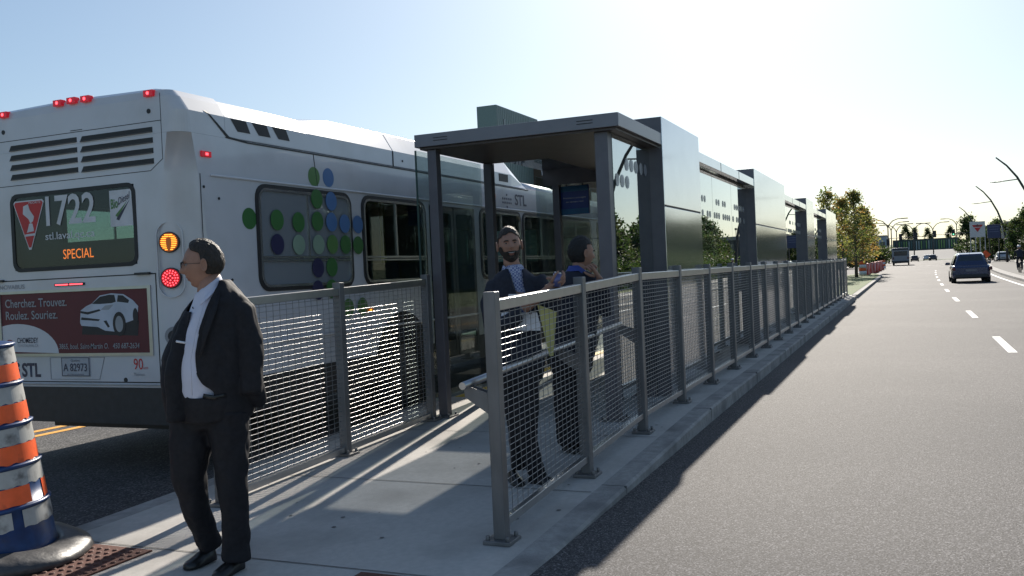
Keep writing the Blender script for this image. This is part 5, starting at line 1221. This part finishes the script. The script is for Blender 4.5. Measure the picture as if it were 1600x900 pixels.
remesh(T, 'trousers', trou, m2, .013, 4, .006, seed=6)
B = MB(); B.tube([q2(797, 415), q2(798, 450), q2(804, 550)], [.05, .12, .12], 12)
B.tube([q2(812, 473, -.27), q2(845, 447, -.30), q2(857, 436, -.30)], [.034, .03, .026], 10)
hand(B, q2(851, 440, -.30), (.75, 0, .30), (.1, .5, .6), .55, 1, 1.0); hand(B, q2(862, 452, -.25), (-.05, -.2, 1), (-.8, .1, .1), .6, 1, 1.0)
hb = make_head(m2, (q2(789, 376)[0], .0, q2(789, 376)[2]), (.10, -1), tiltx=.13, hair='short', hm=hairb, beard=True, smile=True, neck=q2(797, 418), scale=1.06, roll_=.06)
hb.add(B.v, B.f, 0, True); hb.build('body', [skin, lipm], m2)
shoe(m2, (q2(790, 725)[0], .16, .0), (q2(806, 730)[0], -.1, .0)); shoe(m2, (q2(822, 742)[0], .02, 0), (q2(866, 742)[0], -.10, 0))
b = MB(); b.plate([(-.085, -.02), (.08, -.035), (.075, .055), (-.06, .06)], q2(802, 462, -.205), X3, Z3, .003); b.build('name_badge', paper, m2)
b = MB(); b.tube([q2(790, 418, -.13), q2(796, 440, -.17), q2(801, 452, -.2)], .003, 4); b.build('lanyard', darkp, m2)
def held(name, label, cat, mb, m_, base):
    o_ = mb.build(name, m_); 
    D_ = Vector((base[0], base[1], 0)).normalized(); o_.location = base; o_.rotation_euler = (0, 0, math.atan2(-D_.x, D_.y)); return tag(o_, label, cat)
b = MB()
for k in range(3): b.hexa([q2(773+k, 503, -.18-.004*k), q2(838, 505-2*k, -.24-.004*k), q2(838, 505-2*k, -.237-.004*k), q2(773+k, 503, -.177-.004*k)], [q2(777, 476, -.18-.004*k), q2(832, 478, -.24-.004*k), q2(832, 478, -.237-.004*k), q2(777, 476, -.177-.004*k)])
held('papers', 'white papers held under the arm of the smiling man', 'papers', b, paper, (6.05, 2.56, .05))
b = MB(); b.hexa([q2(851, 543, -.24), q2(857, 543, -.24), q2(857, 543, -.236), q2(851, 543, -.236)], [q2(832, 466, -.27), q2(862, 478, -.24), q2(862, 478, -.236), q2(832, 466, -.266)])
held('flyer', 'pointed yellow paper hanging below the hands of the smiling man', 'paper', b, yel, (6.05, 2.56, .05))
b = MB(); b.tube([q2(860, 441, -.31), q2(863, 422, -.31)], .030, 14); b.tube([q2(863, 422, -.31), q2(863.4, 420, -.31)], [.030, .024], 14, mi=1)
o_ = b.build('drink_can', [mat('can_paint', (.12, .12, .25), .3, .5), chrome]); D_ = Vector((6.05, 2.56, 0)).normalized(); o_.location = (6.05, 2.56, .05); o_.rotation_euler = (0, 0, math.atan2(-D_.x, D_.y)); tag(o_, 'small can in the hands of the smiling man', 'can')

# --- third man, turned away to the right
m3 = figure((7.05, 2.62, .085), 'dark haired man in a navy suit and blue collar, turned away to the right')
def q3(px_, py_, d_=0.): v = (700-py_)/184; return ((px_-890)/189+.045*v, d_, v)
J = MB()
J.tube([q3(903, 428), q3(903, 440), q3(903, 465), q3(900, 510), q3(896, 555)], [(.09, .09), (.19, .13), (.205, .14), (.185, .14), (.19, .14)], 22)
J.tube([q3(876, 446), q3(868, 480), q3(870, 515, -.05), q3(895, 505, -.16)], [.078, .07, .062, .055], 12)
J.tube([q3(930, 446), q3(940, 475), q3(946, 492, -.04), q3(944, 462, -.1), q3(936, 442, -.12)], [.075, .068, .06, .052, .044], 12)
remesh(J, 'jacket', suitb, m3, .013, 4, .005, seed=7)
T = MB(); T.tube([q3(896, 540), q3(894, 570), q3(893, 585)], [(.175, .13), (.18, .13), (.15, .11)], 18)
T.tube([q3(882, 570), q3(883, 630), q3(884, 665), q3(886, 690)], [.095, .085, .075, .07], 14); T.tube([q3(905, 570), q3(902, 630), q3(900, 665), q3(900, 690, -.05)], [.095, .085, .075, .07], 14)
remesh(T, 'trousers', trou, m3, .013, 4, .006, seed=8)
c_ = MB(); nk = Vector(q3(905, 428))
c_.rings([[tuple(nk+Vector((math.cos(R(a))*r_*1.05, math.sin(R(a))*r_, z-.20*max(0, math.cos(R(a)))*r_*4))) for a in range(0, 360, 18)] for r_, z in ((.10, -.0), (.085, .02), (.075, .045), (.070, .045))], capb=False, capt=False); c_.build('collar', shirtb, m3)

B = MB(); B.tube([q3(903, 435), q3(903, 470), q3(898, 550)], [.05, .12, .12], 12); B.tube([q3(944, 462, -.1), q3(936, 440, -.13)], [.034, .027], 10)
hand(B, q3(935, 438, -.13), (-.35, -.05, .6), (-.5, .6, .2), .6, 1)
hb = make_head(m3, (q3(909, 402)[0], .0, q3(909, 402)[2]), (.85, .45), hair='full', hm=hairm, neck=q3(904, 438), scale=1.12)
hb.add(B.v, B.f, 0, True); hb.build('body', [skin, lipm], m3)
shoe(m3, (q3(884, 698)[0], .08, 0), (q3(905, 700)[0], -.12, 0)); shoe(m3, (q3(896, 698)[0], .02, 0), (q3(932, 697)[0], -.10, 0))

# --- cyclist on the path
cy = thing('bicycle', (66.5, -6.55, .126), 'dark bicycle ridden away along the path at the right edge', 'bicycle')
for x in (0, 1.05):
    b = MB(); b.tube([(x+.33*math.cos(R(a)), 0, .34+.33*math.sin(R(a))) for a in range(0, 361, 20)], .022, 6); b.build('wheel', tyre, cy)
b = MB()
for p in (((0, 0, .34), (.38, 0, .32), (.30, 0, .88)), ((.38, 0, .32), (.92, 0, .85), (1.05, 0, .34)), ((.30, 0, .80), (.90, 0, .84)), ((.92, 0, .82), (.90, 0, 1.02))): b.tube(p, .018, 6)
b.tube([(.86, -.28, 1.03), (.92, 0, 1.04), (.86, .28, 1.03)], .014, 6); b.build('frame', darkp, cy)
b = MB(); b.box(.16, .42, -.07, .07, .90, .95); b.build('saddle', black, cy, bevel=.02)
rd = thing('person', (66.5, -6.55, .126), 'cyclist in dark clothes with a white helmet riding away on the path', 'person')
b = MB(); b.tube([(.28, 0, .95), (.36, 0, 1.15), (.55, 0, 1.42), (.62, 0, 1.5)], [(.15, .17), (.13, .18), (.12, .21), (.07, .09)], 14)
for s in (-1, 1):
    b.tube([(.56, s*.2, 1.42), (.66, s*.27, 1.2), (.86, s*.26, 1.06)], [.06, .05, .04], 10); b.tube([(.32, s*.1, .95), (.58+s*.08, s*.13, .68), (.42+s*.1, s*.12, .30)], [.09, .07, .05], 10)
    b.tube([(.36+s*.1, s*.12, .24), (.56+s*.1, s*.12, .22)], [.045, .035], 8)
remesh(b, 'body', suitb, rd, .02, 3, .003)
b = MB(); b.rings([[(.70+r_*math.cos(a), r_*.85*math.sin(a), z) for a in [q*math.pi/6 for q in range(12)]] for r_, z in ((.05, 1.50), (.09, 1.56), (.10, 1.63), (.09, 1.69))]); b.build('head', skin, rd)
b = MB(); b.rings([[(.70+r_*1.15*math.cos(a), r_*math.sin(a), z) for a in [q*math.pi/6 for q in range(12)]] for r_, z in ((.105, 1.655), (.115, 1.69), (.10, 1.745), (.06, 1.785), (.02, 1.795))]); b.build('helmet', adwhite, rd)
